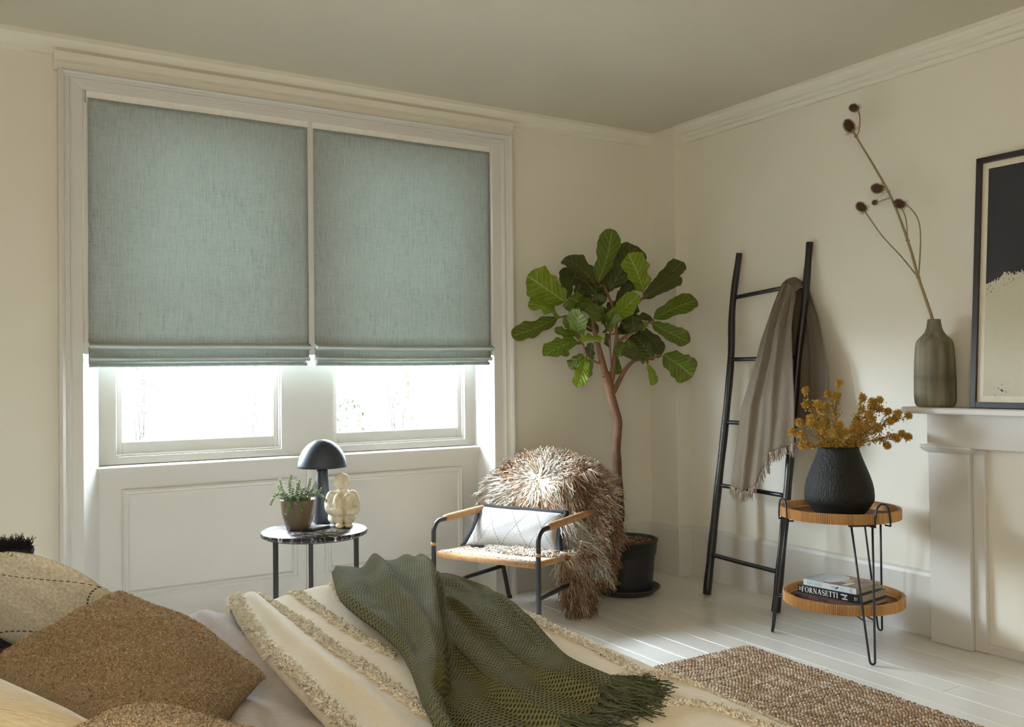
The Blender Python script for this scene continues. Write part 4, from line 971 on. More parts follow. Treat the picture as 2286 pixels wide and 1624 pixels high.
SPRAYS=[('top',[(3.386,2.703,1.147),(3.359,2.742,1.096),(3.381,2.716,1.086)]),
('lh',[(3.246,2.769,1.112),(3.246,2.772,1.05),(3.265,2.72,1.055)]),
('ll',[(3.177,2.749,0.977),(3.191,2.799,0.932),(3.195,2.755,0.923),(3.2,2.751,0.875)]),
('cl',[(3.219,2.721,0.993),(3.19,2.702,0.974),(3.232,2.702,0.964),(3.236,2.675,0.94)]),
('c5',[(3.381,2.771,1.042),(3.335,2.765,1.03),(3.379,2.773,0.973)]),
('c6',[(3.293,2.643,0.944),(3.257,2.641,0.933),(3.296,2.632,0.965),(3.313,2.617,0.932)]),
('c7',[(3.499,2.668,1.077),(3.531,2.698,1.022),(3.504,2.704,0.98)]),
('c8',[(3.496,2.616,1.06),(3.509,2.589,1.068),(3.529,2.636,1.037),(3.534,2.605,1.029)]),
('c9',[(3.426,2.584,1.012),(3.448,2.582,0.986),(3.454,2.567,0.957),(3.472,2.571,0.944)]),
('c10',[(3.429,2.607,0.952),(3.432,2.634,0.959),(3.389,2.636,0.936)]),
('r11',[(3.562,2.585,1.016),(3.586,2.566,0.986),(3.527,2.548,0.976),(3.556,2.533,1.009),(3.6,2.511,0.999)]),
('r12',[(3.66,2.586,0.914),(3.611,2.58,0.897),(3.665,2.559,0.901),(3.569,2.597,0.864)])]
SLAB = {'top': 'dried yellow flower spray standing straight up, highest above the black vase', 'lh': 'dried yellow flower spray with heads in front of the taupe throw, upper left',
 'll': 'dried yellow flower spray leaning lowest and farthest left over the black vase', 'cl': 'dense dried yellow flower spray at the near left of the black vase mouth',
 'c5': 'dried yellow flower spray between the upright spray and the left clusters', 'c6': 'short dried yellow flower spray over the middle of the black vase mouth',
 'c7': 'dried yellow flower spray right of the middle gap with one raised single head', 'c8': 'dried yellow flower spray with the tightest cluster of heads at upper right',
 'c9': 'dried yellow flower spray just below the tight upper-right cluster', 'c10': 'short dried yellow flower spray right of the black vase mouth middle',
 'r11': 'dried yellow flower spray reaching up to the right toward the mantelpiece', 'r12': 'dried yellow flower spray drooping lowest and farthest right beside the vase'}
for si, (nm, hs) in enumerate(SPRAYS):
    rs = np.random.default_rng(50+si); hs = [np.array(h) for h in hs]; mean = sum(hs)/len(hs); base = VC+np.array([0, 0, .20])+np.array([rs.uniform(-.02, .02), rs.uniform(-.02, .02), 0])
    rim = VC+np.array([0, 0, .296]); dr = mean-rim; dr[2] = 0; rp = rim+unit(dr)*min(.062, np.linalg.norm(dr)*.6)
    t = thing('dried_flower', base, SLAB[nm], 'flower', 'dried yellow flowers in the black vase')
    fork = rp*.45+mean*.55; fork[2] = min(fork[2], min(h[2] for h in hs)-.012) if nm != 'r12' else rp[2]+.03
    b = MB(); stp = smoothpath([base, rp, fork], 6); tube(b, stp, np.linspace(.0026, .002, len(stp)), 5)
    lf = MB(); cand = [stp[-9:]] 
    for h in hs:
        pth = smoothpath([fork, fork*.45+h*.55+np.array([0, 0, .006]), h], 5); tube(b, pth, np.linspace(.0018, .0013, len(pth)), 5); cand.append(pth)
    part('stem', b, st_m, t)
    for q in range(480):
        pth = cand[rs.integers(len(cand))] if q % 3 else cand[0]; p = pth[rs.integers(len(pth))]
        if p[2] < VC[2]+.298: p = rp+np.array([0, 0, .012])+rs.normal(0, .012, 3)*np.array([1, 1, .5])
        p = p+rs.normal(0, .010, 3)*np.array([1, 1, .7])
        if p[2] < VC[2]+.300: p[2] = VC[2]+.300+abs(rs.normal(0, .01))
        d = unit(rs.normal(size=3)); w = unit(np.cross(d, rs.normal(size=3))); L = rs.uniform(.009, .019)
        c = np.array((.34, .20, .03))*rs.uniform(.6, 1.3)
        lf.add([p, p+d*L*.5+w*L*.2, p+d*L, p+d*L*.5-w*L*.2], [(0, 1, 2, 3)], col=c)
    part('small_leaves', lf, HEADM, t, stuff=True)
    for h in hs:
        o = bpy.data.objects.new('flower_head', HM[rs.integers(3)]); COL.objects.link(o); o.parent = t; o.location = h-ORG[t]; o.rotation_euler = rs.uniform(0, 6, 3); s = rs.uniform(.9, 1.12); o.scale = (s, s, s)
# ================================================================ LETTERS (flat print with serifs, built as outlines)
def quad_line(p, q, w):
    p, q = np.array(p, float), np.array(q, float); d = q-p; n = np.array([-d[1], d[0]])/np.linalg.norm(d)*w/2; return [p-n, q-n, q+n, p+n]
def bowl(cx, cy, rx, ry, wx, wy, a0, a1, n=14):
    out = []
    for i in range(n):
        t0 = a0+(a1-a0)*i/n; t1 = a0+(a1-a0)*(i+1)/n; f = lambda t, k: (cx+(rx-k*wx)*math.cos(t), cy+(ry-k*wy)*math.sin(t))
        out.append([f(t0, 0), f(t1, 0), f(t1, 1), f(t0, 1)])
    return out
def glyph(ch, TH=.15, TN=.045):
    S = []; R = lambda x0, y0, x1, y1: S.append([(x0, y0), (x1, y0), (x1, y1), (x0, y1)])
    def stem(x, w, y0=0, y1=1, s=.09, top=True, bot=True):
        R(x-w/2, y0, x+w/2, y1)
        if bot: R(x-w/2-s, y0, x+w/2+s, y0+TN)
        if top: R(x-w/2-s, y1-TN, x+w/2+s, y1)
    W = .7
    if ch in 'FEL':
        stem(.18, TH); W = .66
        if ch != 'L': R(.18, 1-TN, .60, 1); R(.54, .78, .60, 1); R(.18, .49, .45, .49+TN); R(.42, .40, .46, .63)
        if ch in 'EL': R(.18, 0, .62, TN); R(.56, 0, .62, .26)
    elif ch in 'OQGC': S += bowl(.42, .5, .40, .52, TH, TN, 0, 2*PI, 26); W = .84
    elif ch == 'R':
        stem(.18, TH); S += bowl(.25, .74, .32, .26, TH, TN, -PI/2, PI/2, 12); R(.18, 1-TN, .27, 1); R(.18, .48, .27, .48+TN); S.append(quad_line((.36, .49), (.62, .03), TH*.95)); R(.54, 0, .76, TN); W = .76
    elif ch == 'N':
        stem(.14, TN*1.2); stem(.68, TN*1.2, bot=False); S.append(quad_line((.13, .97), (.67, .05), TH)); W = .84
    elif ch == 'A':
        S.append(quad_line((.12, .02), (.38, .98), TN*1.3)); S.append(quad_line((.42, .98), (.68, .02), TH)); R(.02, 0, .24, TN); R(.55, 0, .82, TN); R(.22, .32, .58, .32+TN); W = .82
    elif ch == 'S':
        pts = []; 
        for i in range(29):
            t = i/28; a = PI*.15+t*PI*1.35 if t < .5 else None
            if t <= .5: q = t/.5; a = .12*PI+q*1.38*PI; pts.append((.33+.24*math.cos(a), .745+.235*math.sin(a), TN+(TH-TN)*math.sin(q*PI*.5)**3))
            else: q = (t-.5)/.5; a = .5*PI-q*1.38*PI; pts.append((.33+.26*math.cos(a), .255+.255*math.sin(a), TN+(TH-TN)*math.cos(q*PI*.5)**.8*1.0 if q < .75 else TN))
        for p, q in zip(pts[:-1], pts[1:]):
            if math.hypot(p[0]-q[0], p[1]-q[1]) > 1e-4: S.append(quad_line(p[:2], q[:2], (p[2]+q[2])/2))
        R(.50, .68, .55, .92); R(.08, .08, .13, .34); W = .66
    elif ch == 'T': stem(.34, TH, top=False); R(.04, 1-TN, .64, 1); R(.04, .76, .09, 1); R(.59, .76, .64, 1); W = .68
    elif ch == 'I': stem(.2, TH); W = .4
    elif ch == 'W':
        for a, c_, w in (((.10, .98), (.32, .02), TH), ((.32, .02), (.52, .98), TN*1.3), ((.48, .98), (.70, .02), TH), ((.70, .02), (.92, .98), TN*1.3)): S.append(quad_line(a, c_, w))
        R(.0, 1-TN, .24, 1); R(.40, 1-TN, .60, 1); R(.82, 1-TN, 1.02, 1); W = 1.04
    elif ch == 'U':
        R(.13, .3, .13+TH, 1); R(.62, .3, .62+TN, 1); S.extend(bowl(.40, .3, .27, .31, TH*.9, TN*1.3, PI, 2*PI, 12)); R(.05, 1-TN, .36, 1); R(.55, 1-TN, .75, 1); W = .80
    elif ch == ' ': W = .36
    return S, W
def lettering(mb, text, o, ex, ey, h, sx=.85, gap=.05, kw=None):
    """text from origin o, along ex, upright along ey, letter height h; returns width"""
    o, ex, ey = np.array(o, float), unit(ex), unit(ey); x = 0
    for ch in text:
        S_, W = glyph(ch, **(kw or {}))
        for q in S_:
            mb.add([o+ex*(x+p[0])*h*sx+ey*p[1]*h for p in q], [tuple(range(len(q)))])
        x += W+gap
    return x*h*sx
def sans(mb, text, o, ex, ey, size, bold=0.):
    cu_ = bpy.data.curves.new('lettering', 'FONT'); cu_.body = text; cu_.size = size; cu_.offset = bold
    ob = bpy.data.objects.new('tmp_text', cu_); COL.objects.link(ob); dg = bpy.context.evaluated_depsgraph_get(); me = ob.evaluated_get(dg).to_mesh()
    V = [np.array(o)+unit(ex)*v.co.x+unit(ey)*v.co.y for v in me.vertices]; F = [tuple(p.vertices) for p in me.polygons]
    if V: mb.add(V, F)
    bpy.data.objects.remove(ob); bpy.data.curves.remove(cu_)
# ================================================================ BOOKS
PAGE = Mat('page_block', (.62, .55, .42), .9); zz_ = PAGE.xyz()[2]; PAGE.bump((zz_*2600).sin(), .0005); PAGE = PAGE.m
def flat(name, c, r=.5): return Mat(name, c, r).m
def book(name, c, z0, hgt, ang, ls, lw, covm, label, group='books on the lower rattan tray'):
    """c: centre xy; spine faces the camera; returns thing and axes"""
    s = np.array([math.cos(ang), math.sin(ang), 0]); w = np.array([-s[1], s[0], 0]); c = np.array([c[0], c[1], z0])
    t = thing(name, c, label, 'book', group); tk = .0022
    b = MB(); obox(b, c+np.array([0, 0, tk/2]), s, w, (0, 0, 1), ls/2, lw/2, tk/2)
    obox(b, c+np.array([0, 0, hgt-tk/2]), s, w, (0, 0, 1), ls/2, lw/2, tk/2); obox(b, c-w*(lw/2-tk/2)+np.array([0, 0, hgt/2]), s, w, (0, 0, 1), ls/2, tk/2, hgt/2)
    part('cover', b, covm, t, smooth=False, bevel=.0008)
    b = MB(); obox(b, c+w*(-.001)+np.array([0, 0, hgt/2]), s, w, (0, 0, 1), ls/2-.003, lw/2-.004, hgt/2-tk); part('pages', b, PAGE, t, smooth=False)
    return t, c, s, w
ang = math.atan2(-.989, .13)
zb = ZL+.0105; bc = np.array([3.3945, 2.706])
brn = flat('brown_cloth_cover', (.075, .030, .020), .6); ink = flat('dark_ink', (.02, .012, .01), .7); wht = flat('white_print', (.85, .85, .83), .5); gry = flat('grey_print', (.07, .07, .075), .6)
t, c, s, w = book('book', (3.3945, 2.716), zb, .020, ang, .325, .214, brn, 'brown cloth-bound book at the bottom of the pile on the lower tray')
b = MB(); o = c-w*(.107+.0003); sans(b, 'BOOK', o-s*.142+np.array([0, 0, .003]), s, (0, 0, 1), .018, .0006); sans(b, 'BONE', o-s*.045+np.array([0, 0, .003]), s, (0, 0, 1), .018, .0006); part('spine_lettering', b, ink, t, smooth=False, stuff=True)
z1 = zb+.0202
blk = flat('black_jacket', (.012, .012, .013), .3)
t, c, s, w = book('book', (3.408, 2.7215), z1, .033, ang+.01, .302, .2126, blk, 'black book with large white spine lettering in the middle of the pile')
o = c-w*(.1063+.0003); b = MB(); wd = lettering(b, 'FORNASETTI', o-s*.134+np.array([0, 0, .0048]), s, (0, 0, 1), .0238, 1.00, .06)
for k, wq in enumerate(('DESIGNER', 'OF', 'DREAMS')):
    sans(b, wq, o+s*(.058+(.006 if k == 2 else .016 if k == 1 else 0.))+np.array([0, 0, .0215-k*.0085]), s, (0, 0, 1), .0068, .0003)
for k in range(3): obox(b, o-s*(.144-.003*k)+np.array([0, 0, .0165]), s, w, (0, 0, 1), .0005, .0001, .009-.002*k)
for k in range(3): obox(b, o+s*(.122+.006*k)+np.array([0, 0, .0165]), s, w, (0, 0, 1), .0006, .0001, .008-.001*k)
part('spine_lettering', b, wht, t, smooth=False, stuff=True)
z2 = z1+.0332
pal = flat('pale_grey_jacket', (.52, .56, .58), .35)
t, c, s, w = book('book', (3.409, 2.722), z2, .0265, ang-.01, .259, .198, pal, 'pale grey illustrated book on top of the pile on the lower tray')
o = c-w*(.099+.0003); b = MB(); lettering(b, 'NEW RURAL', o-s*.110+np.array([0, 0, .0075]), s, (0, 0, 1), .0125, .80, .12, dict(TH=.10, TN=.04))
for k in range(5): obox(b, o+s*(.012+.0045*k)+np.array([0, 0, .0135]), s, w, (0, 0, 1), .0004, .0001, .006)
for k in range(3): obox(b, o+s*(.058+.0045*k)+np.array([0, 0, .0135]), s, w, (0, 0, 1), .0004, .0001, .005)
b.add([o+s*(.038+.010*math.cos(q)*(.6+.4*math.cos(2*q)))+np.array([0, 0, .0135+.006*math.sin(q+.5)]) for q in np.linspace(0, 2*PI, 13)[:-1]], [tuple(range(12))])
b.F += [tuple(q+b.n for q in f) for f in []]
ring_ = bowl(.104, .0135, .0075, .0075, .0012, .0012, 0, 2*PI, 16)
for q in ring_: b.add([o+s*p[0]+np.array([0, 0, p[1]]) for p in q], [(0, 1, 2, 3)])
obox(b, o+s*.104+np.array([0, 0, .0135]), s, w, (0, 0, 1), .0008, .0001, .0045); part('spine_lettering', b, gry, t, smooth=False, stuff=True)
# picture printed on the upper board
zt = c+np.array([0, 0, .0268])
pic = Mat('cover_photograph', (.2, .1, .05), .35); pic.color(pic.attr()); b = MB()
def patch(s0, s1, w0, w1, col, k):
    z = np.array([0, 0, .00012*k]); b.add([zt+s*s0+w*w0+z, zt+s*s1+w*w0+z, zt+s*s1+w*w1+z, zt+s*s0+w*w1+z], [(0, 1, 2, 3)], col=col)
patch(-.035, .127, -.097, .097, (.20, .085, .045), 1); patch(-.127, -.035, -.097, .097, (.42, .46, .48), 1)
patch(.0, .045, -.03, .035, (.62, .58, .42), 2); patch(.012, .040, -.01, .03, (.55, .40, .10), 3); patch(.05, .075, -.085, -.01, (.55, .58, .60), 2); patch(.078, .105, .0, .05, (.05, .05, .07), 2); patch(.085, .12, -.07, -.02, (.30, .13, .06), 2); patch(.0, .06, .045, .09, (.32, .16, .08), 2); patch(.08, .12, .06, .09, (.34, .20, .10), 2)
for q in np.linspace(0, 2*PI, 25)[:-1]:
    p0 = zt-s*.022+w*.0+np.array([0, 0, .0004]); b.add([p0, p0+s*.040*math.cos(q)+w*.082*math.sin(q), p0+s*.040*math.cos(q+.2618)+w*.082*math.sin(q+.2618)], [(0, 1, 2)], col=(.58, .60, .60))
for k in range(8): patch(-.06+.003*k, -.056+.003*k, -.06+.014*k, -.046+.014*k, (.12, .07, .04), 5)
part('cover_picture', b, pic.m, t, smooth=False)
b = MB(); lettering(b, 'NEW RURAL', zt-s*.108+w*-.080+np.array([0, 0, .0004]), w, -s, .030, .68, .06, dict(TH=.11, TN=.045)); part('cover_lettering', b, flat('slate_print', (.16, .18, .19), .5), t, smooth=False)
# ================================================================ MANTEL VASE, TEASELS, PICTURE
MV = np.array([3.70, 2.449, 1.036])
mvm = Mat('streaked_olive_clay', (.24, .22, .15), .75); a_ = mvm.noise(22, 4, stretch=(1, 1, .06)); h_ = mvm.noise(14, 4, stretch=(.25, .25, 3)); z_ = mvm.xyz()[2]
band = (((z_-.125).abs()*-9)+.75).max(0).min(1.0)*h_
cm = mvm.mix(((a_-.3)*2.2).max(0).min(1.0), (.085, .075, .045), (.33, .295, .20)); cm = mvm.mix((band*1.25).min(.85), cm, (.045, .040, .028)); mvm.color(cm); mvm.bump(a_, .002)
mv = thing('vase', MV, 'tall olive-brown streaked bottle vase on the mantel shelf', 'vase')
b = MB(); lathe(b, [(.066, 0), (.076, .004), (.083, .018), (.0855, .05), (.0850, .12), (.0825, .20), (.0785, .262), (.0745, .283), (.066, .297), (.050, .312), (.038, .328), (.031, .348), (.0275, .372), (.0265, .381), (.024, .383), (.020, .380), (.019, .34)], MV, 48); b.F = b.F[:-2]+[b.F[-2]]; part('body', b, mvm.m, mv)
ts_m = Mat('teasel_stalk', (.27, .20, .10), .7); ts_m.color(ts_m.mix(ts_m.noise(30, 3, stretch=(1, 1, .2)), (.16, .11, .05), (.36, .28, .15))); TS = ts_m.m
thm = Mat('teasel_head', (.08, .04, .02), .9); thm.color(thm.attr()); 
tz = thing('dried_teasel', MV+np.array([0, 0, .30]), 'tall branching dried teasel stem in the mantel vase', 'flower')
main = [(3.70, 2.447, 1.34), (3.70, 2.458, 1.424), (3.698, 2.52, 1.607), (3.694, 2.568, 1.778), (3.69, 2.661, 2.013), (3.688, 2.828, 2.302), (3.688, 2.855, 2.345)]
b = MB(); pth = smoothpath(main, 8); tube(b, pth, np.linspace(.0072, .0042, len(pth)), 8); part('main_stem', b, TS, tz)
for p in (main[2], main[3], main[4], main[5]):
    b = MB(); ball(b, p, (.0095, .0095, .006), 8, 6); part('stem_node', b, TS, tz)
bch = [[main[5], (3.688, 2.812, 2.325), (3.688, 2.806, 2.375), (3.688, 2.812, 2.415), (3.688, 2.830, 2.435)],
       [main[4], (3.69, 2.672, 2.03), (3.69, 2.70, 2.037)], [(3.69, 2.645, 1.985), (3.69, 2.69, 1.978), (3.69, 2.728, 1.972)],
       [main[3], (3.69, 2.572, 1.87), (3.69, 2.594, 1.93)], [main[2], (3.69, 2.506, 1.70), (3.69, 2.502, 1.80), (3.69, 2.515, 1.87), (3.69, 2.555, 1.925), (3.69, 2.58, 1.938)], [main[2], (3.69, 2.60, 1.71), (3.69, 2.70, 1.82), (3.69, 2.785, 1.94)]]
for p in bch:
    b = MB(); pth = smoothpath(p, 6); tube(b, pth, np.linspace(.0035, .0026, len(pth)), 6); part('branch', b, TS, tz)
def teasel(c, ax, r, L, seed):
    rs = np.random.default_rng(seed); ax = unit(ax); u = unit(np.cross(ax, [.2, .9, .1])); w = np.cross(ax, u); Rm_ = np.stack([u, w, ax], 1); b = MB()
    ball(b, c, (r*.72, r*.72, L*.46), 12, 10, col=(.075, .034, .018), rot=Rm_); n = 260
    for i in range(n):
        z = 1-2*(i+.5)/n; a = i*2.39996; s_ = math.sqrt(1-z*z); d = Rm_@np.array([s_*math.cos(a)*r*.72, s_*math.sin(a)*r*.72, z*L*.46]); p = np.array(c)+d; dd = unit(d*.7+ax*.006); q = p+dd*r*rs.uniform(.3, .48)
        e = unit(np.cross(dd, rs.normal(size=3)))*.0013; f = np.cross(dd, e); b.add([p+e, p-e*.5+f*.87, p-e*.5-f*.87, q], [(0, 1, 3), (1, 2, 3), (2, 0, 3)], col=np.array((.14, .07, .035))*rs.uniform(.5, 1.4))
    for i in range(9):
        a = i*.7; d = u*math.cos(a)+w*math.sin(a); p = np.array(c)-ax*L*.46; tube(b, [p, p+d*r*.8-ax*.004, p+d*r*1.35+ax*.008*rs.uniform(-1, 1.5)], [.0014, .0012, .0005], 4, col=(.17, .11, .06))
    part('seed_head', b, thm.m, tz)
teasel((3.688, 2.838, 2.440), (0, .75, .3), .021, .045, 1); teasel((3.688, 2.866, 2.362), (0, .45, .75), .029, .066, 2); teasel((3.69, 2.718, 2.038), (0, .9, .25), .026, .056, 3)
teasel((3.69, 2.734, 1.975), (0, 1, 0), .012, .022, 4); teasel((3.69, 2.604, 1.949), (0, .9, .4), .024, .052, 5); teasel((3.69, 2.806, 1.966), (0, .75, .6), .024, .054, 6)
# framed print, leaning on the wall
FB = np.array([3.698, 2.287, 1.037]); ey_ = unit(np.array([.072, -.002, 1.058])); ex_ = np.array([0., -1, 0]); en = unit(np.cross(ex_, ey_)); en = en if en[0] < 0 else -en; FH, FW, fw_ = 1.060, .76, .0245
pf = thing('framed_print', FB+ex_*FW/2, 'black-framed abstract black and cream print leaning on the wall above the mantel', 'picture')
def fb_(x0, x1, y0, y1, n0, n1):
    b = MB(); ce = FB+ex_*(x0+x1)/2+ey_*(y0+y1)/2+en*(n0+n1)/2; return obox(b, ce, ex_, ey_, en, (x1-x0)/2, (y1-y0)/2, (n1-n0)/2)
fkm = plain('dark_frame', (.020, .015, .015), .4)
for a in ((0, fw_, 0, FH), (FW-fw_, FW, 0, FH), (fw_, FW-fw_, 0, fw_), (fw_, FW-fw_, FH-fw_, FH)): part('frame_rail', fb_(*a, -.016, .006), fkm, pf, smooth=False, bevel=.0015)
part('mount', fb_(fw_-.002, FW-fw_+.002, fw_-.002, FH-fw_+.002, -.012, -.006), plain('cream_mount', (.70, .64, .53), .8), pf, smooth=False)
prm = Mat('abstract_print', (.55, .52, .40), .8); x, y, _ = prm.xyz('UV'); nz = prm.noise(3.5, 6, kind='UV'); n2 = prm.noise(70, 4, kind='UV'); n3 = prm.noise(38, 5, kind='UV', stretch=(.5, 1.5, 1))
edge = (y+(nz-.5)*.17+(n2-.5)*.045-(x.min(.25))*.10) > .500
spk = ((n3-.16*0) > .70)*(y < .23)*.9; lowsp = ((n2*.5+n3*.5) > .57)*(((x-.12).abs() < .05)*(y < .06)); nearE = ((n2 > .62)*((y+(nz-.5)*.17-(x.min(.25))*.10) > .46))*.9
cx_ = prm.mix(n3, (.50, .47, .36), (.58, .55, .43)); cx_ = prm.mix((spk.max(lowsp*1.0)).max(nearE), cx_, (.06, .05, .05)); prm.color(prm.mix(edge*1.0, cx_, (.022, .020, .024)))
mt_ = fw_+.026; b = MB(); o = FB+ex_*mt_+ey_*mt_+en*-.0056; wx, wy = FW-2*mt_, FH-2*mt_
b.add([o, o+ex_*wx, o+ex_*wx+ey_*wy, o+ey_*wy], [(0, 1, 2, 3)], [(0, 0), (1, 0), (1, 1), (0, 1)]); part('print', b, prm.m, pf, smooth=False)
# ================================================================ RUG
jm = Mat('jute_braid', (.4, .28, .18), .95, spec=.1); jm.color(jm.mix(jm.noise(180, 3)*.5, jm.attr(), (.46, .35, .26))); jm.bump(jm.noise(420, 2), .002); JUTE = jm.m
rug = thing('rug', (2.15, 1.6, 0), 'brown braided jute rug on the floor at the foot of the bed', 'rug')
b = MB(); b.add([(1.30, .35, .001), (2.90, .35, .001), (2.985, 2.88, .001), (1.30, 2.89, .001), (1.30, .35, .008), (2.90, .35, .008), (2.985, 2.88, .008), (1.30, 2.89, .008)], BOXF, col=(.14, .09, .055)); part('backing', b, JUTE, rug, smooth=False)
def braid_row(seed):
    rs = np.random.default_rng(seed); b = MB(); L = 1.62; n = 92; st = L/n; w0 = .0095
    for i in range(n):
        for sgn in (-1, 1):
            x = -(i+.5+(.25 if sgn > 0 else -.25))*st; ce = np.array([x, sgn*w0*.48, .0092]); a = .62*sgn+rs.normal(0, .12); u = np.array([math.cos(a), math.sin(a), 0]); v = np.array([-u[1], u[0], 0])
            col = np.array([(.42, .30, .20), (.56, .45, .34), (.26, .165, .10), (.40, .26, .16), (.68, .58, .47)][rs.integers(5)])*rs.uniform(.75, 1.15)
            l, m_, h = .0118*rs.uniform(.9, 1.15), .0052, .0062*rs.uniform(.8, 1.2)
            vs2 = [ce+u*l]+[ce+u*l*.35+v*m_*math.cos(q)+np.array([0, 0, h*math.sin(q)]) for q in (0, PI/3, 2*PI/3, PI)]+[ce-u*l*.35+v*m_*math.cos(q)+np.array([0, 0, h*math.sin(q)]) for q in (0, PI/3, 2*PI/3, PI)]+[ce-u*l]
            f = [(0, k, k+1) for k in (1, 2, 3)]+[(k, k+4, k+5, k+1) for k in (1, 2, 3)]+[(9, k+1, k) for k in (5, 6, 7)]
            b.add(vs2, f, col=col)
    return mesh_of('braid', b, np.zeros(3), JUTE, True)
BR = [braid_row(i) for i in range(5)]
nrow = 134
for i in range(nrow):
    y = 2.872-i*.0188; xr = 2.985-(2.88-y)/2.53*.085
    o = bpy.data.objects.new('braid', BR[random.randrange(5)]); COL.objects.link(o); o.parent = rug; o.location = np.array([xr+random.uniform(-.004, .004), y+.004*math.sin(i*.7), 0])-ORG[rug]; o.rotation_euler = (0, 0, random.uniform(-.002, .002))
# ================================================================ BED
BX0, BX1, BY0, BY1 = -.96, 1.235, .62, 2.44
bed = thing('bed', ((BX0+BX1)/2, (BY0+BY1)/2, 0), 'double bed in the foreground under layered blankets and cushions', 'bed')
b = MB(); box(b, BX0, BX1, BY0, BY1, .34, .565); part('mattress', b, plain('white_ticking', (.7, .68, .63), .8), bed, bevel=.03)
b = MB(); box(b, BX0, BX1, BY0, BY1, .12, .335); part('bed_base', b, plain('grey_linen_base', (.35, .32, .29), .9), bed, bevel=.01, smooth=False)
for x in (BX0+.08, BX1-.08):
    for y in (BY0+.08, BY1-.08):
        b = MB(); box(b, x-.03, x+.03, y-.03, y+.03, 0, .118); part('leg', b, BLACKWOOD, bed, smooth=False, bevel=.003)
def edge1(s, e, r, flare=.06):
    """distance along a cloth that runs over an edge at e with radius r -> (position, drop)"""
    s = np.asarray(s, float); a = (s-(e-r))/r; on = a <= 0; arc = (a > 0) & (a <= PI/2); ov = np.maximum(s-(e-r)-r*PI/2, 0)
    p = np.where(on, s, np.where(arc, e-r+r*np.sin(np.clip(a, 0, PI/2)), e+ov*flare)); d = np.where(on, 0, np.where(arc, r*(1-np.cos(np.clip(a, 0, PI/2))), r+ov))
    return p, d
def drape(sx, sy, ztop, xe, ye, yn, r=.07, corner=True):
    x, dx = edge1(sx, xe, r) if xe else (np.asarray(sx, float), 0*np.asarray(sx, float)); y, dy = edge1(sy, ye, r); yy, dn = edge1(-y, -yn, r); y = -yy
    z = ztop-np.sqrt(dx**2+dy**2+dn**2) if False else ztop-np.maximum(np.maximum(dx, dy), dn)-.35*np.minimum(dx, np.maximum(dy, dn))
    return np.stack([x, y, np.maximum(z, .03)], -1)
def wrk(x, y, seed, f, a): return fbm(x, y, seed, 3, f)*a
# duvet
dm = Mat('lilac_grey_boucle', (.50, .45, .42), .95, spec=.08, sheen=.2); n1 = dm.noise(120, 3, stretch=(1, 2, 1)); n2 = dm.noise(45, 3)
dm.color(dm.mix((n1*.7+n2*.3), (.34, .29, .265), (.62, .57, .54))); dm.bump(n1+n2*.5, .004); 
SX, SY = np.meshgrid(np.linspace(-.93, .78, 150), np.linspace(.35, 2.72, 150), indexing='ij')
bmp = .026*np.exp(-((SX-.47-.03*np.sin(SY*3))/.045)**2)+.020*np.exp(-((SX-.60+.05*(SY-2))/.03)**2)*(SY > 1.2)+.012*np.sin((SX*.8+SY*.35)*34)*np.exp(-((SX-.6)/.12)**2)*np.exp(-((SY-1.55)/.35)**2)
zt_ = .588-.03*sstep((SX-.655)/.05)+wrk(SX, SY, 11, 1.6, .006)+bmp
b = MB(); grid(b, drape(SX, SY, zt_, None, 2.475, .585)); dv = solo('duvet', b, dm.m, 'lilac-grey boucle duvet on the bed between the cushions and the cream bedspread', 'duvet'); m = dv.modifiers.new('thick', 'SOLIDIFY'); m.thickness = .012; m.offset = -1
# bedspread
cm_ = Mat('cream_cotton', (.74, .66, .50), .95, spec=.06, sheen=.2); n1 = cm_.noise(330, 3, stretch=(1, 1.5, 1)); n2 = cm_.noise(60, 3)
cm_.color(cm_.mix(n1*.6+n2*.4, (.66, .57, .42), (.86, .80, .67))); cm_.bump(n1*.9+n2*.2, .0025); CREAM = cm_.m
def xleft(y): return np.interp(y, [1.0, 1.45, 1.7, 2.0, 2.25, 2.40, 2.50, 2.8], [.545, .555, .565, .585, .615, .64, .655, .67])
def spread_z(x, y):
    xr = np.interp(y, [1.4, 1.7, 2.0, 2.4, 2.6], [.655, .655, .67, .70, .72]); fade = np.clip((y-1.30)/.35, 0, 1)
    z = .612+.020*np.exp(-((x-xr)/.026)**2)*fade-.008*np.exp(-((x-xr-.055)/.03)**2)*fade+.012*np.exp(-((x-xleft(y)-.02)/.02)**2)
    z = z+fbm(x, y, 21, 3, 1.5)*.0045+.010*np.exp(-((x-.90)/.06)**2-((y-2.45)/.12)**2)+.006*np.exp(-((x-.50)/.2)**2)
    z = z-.022*np.clip((x-1.05)/.2, 0, 1)**2*np.clip((1.5-y)/.5, 0, 1)
    return z
def spread_pt(x, y, up=0.):
    x = np.asarray(x, float); y = np.asarray(y, float); return drape(x, y, spread_z(x, y)+up, 1.275, 2.49, .57)
U, V = np.meshgrid(np.linspace(0, 1, 170), np.linspace(.30, 2.78, 200), indexing='ij'); SX = xleft(V)+(1.66-xleft(V))*U
P_ = spread_pt(SX, V); roll_ = np.exp(-(U*1.1/.012)); P_[..., 2] -= .016*roll_
b = MB(); uv = np.stack([SX, V], -1); grid(b, P_, uv); bs = solo('bedspread', b, CREAM, 'cream bedspread with tufted fringe strips over the foot half of the bed', 'bedspread'); m = bs.modifiers.new('thick', 'SOLIDIFY'); m.thickness = .008; m.offset = -1
tfm = Mat('cream_tufts', (.76, .68, .52), .95, spec=.05); tfm.color(tfm.attr()); tfm.translucent(.35); TUFT = tfm.m
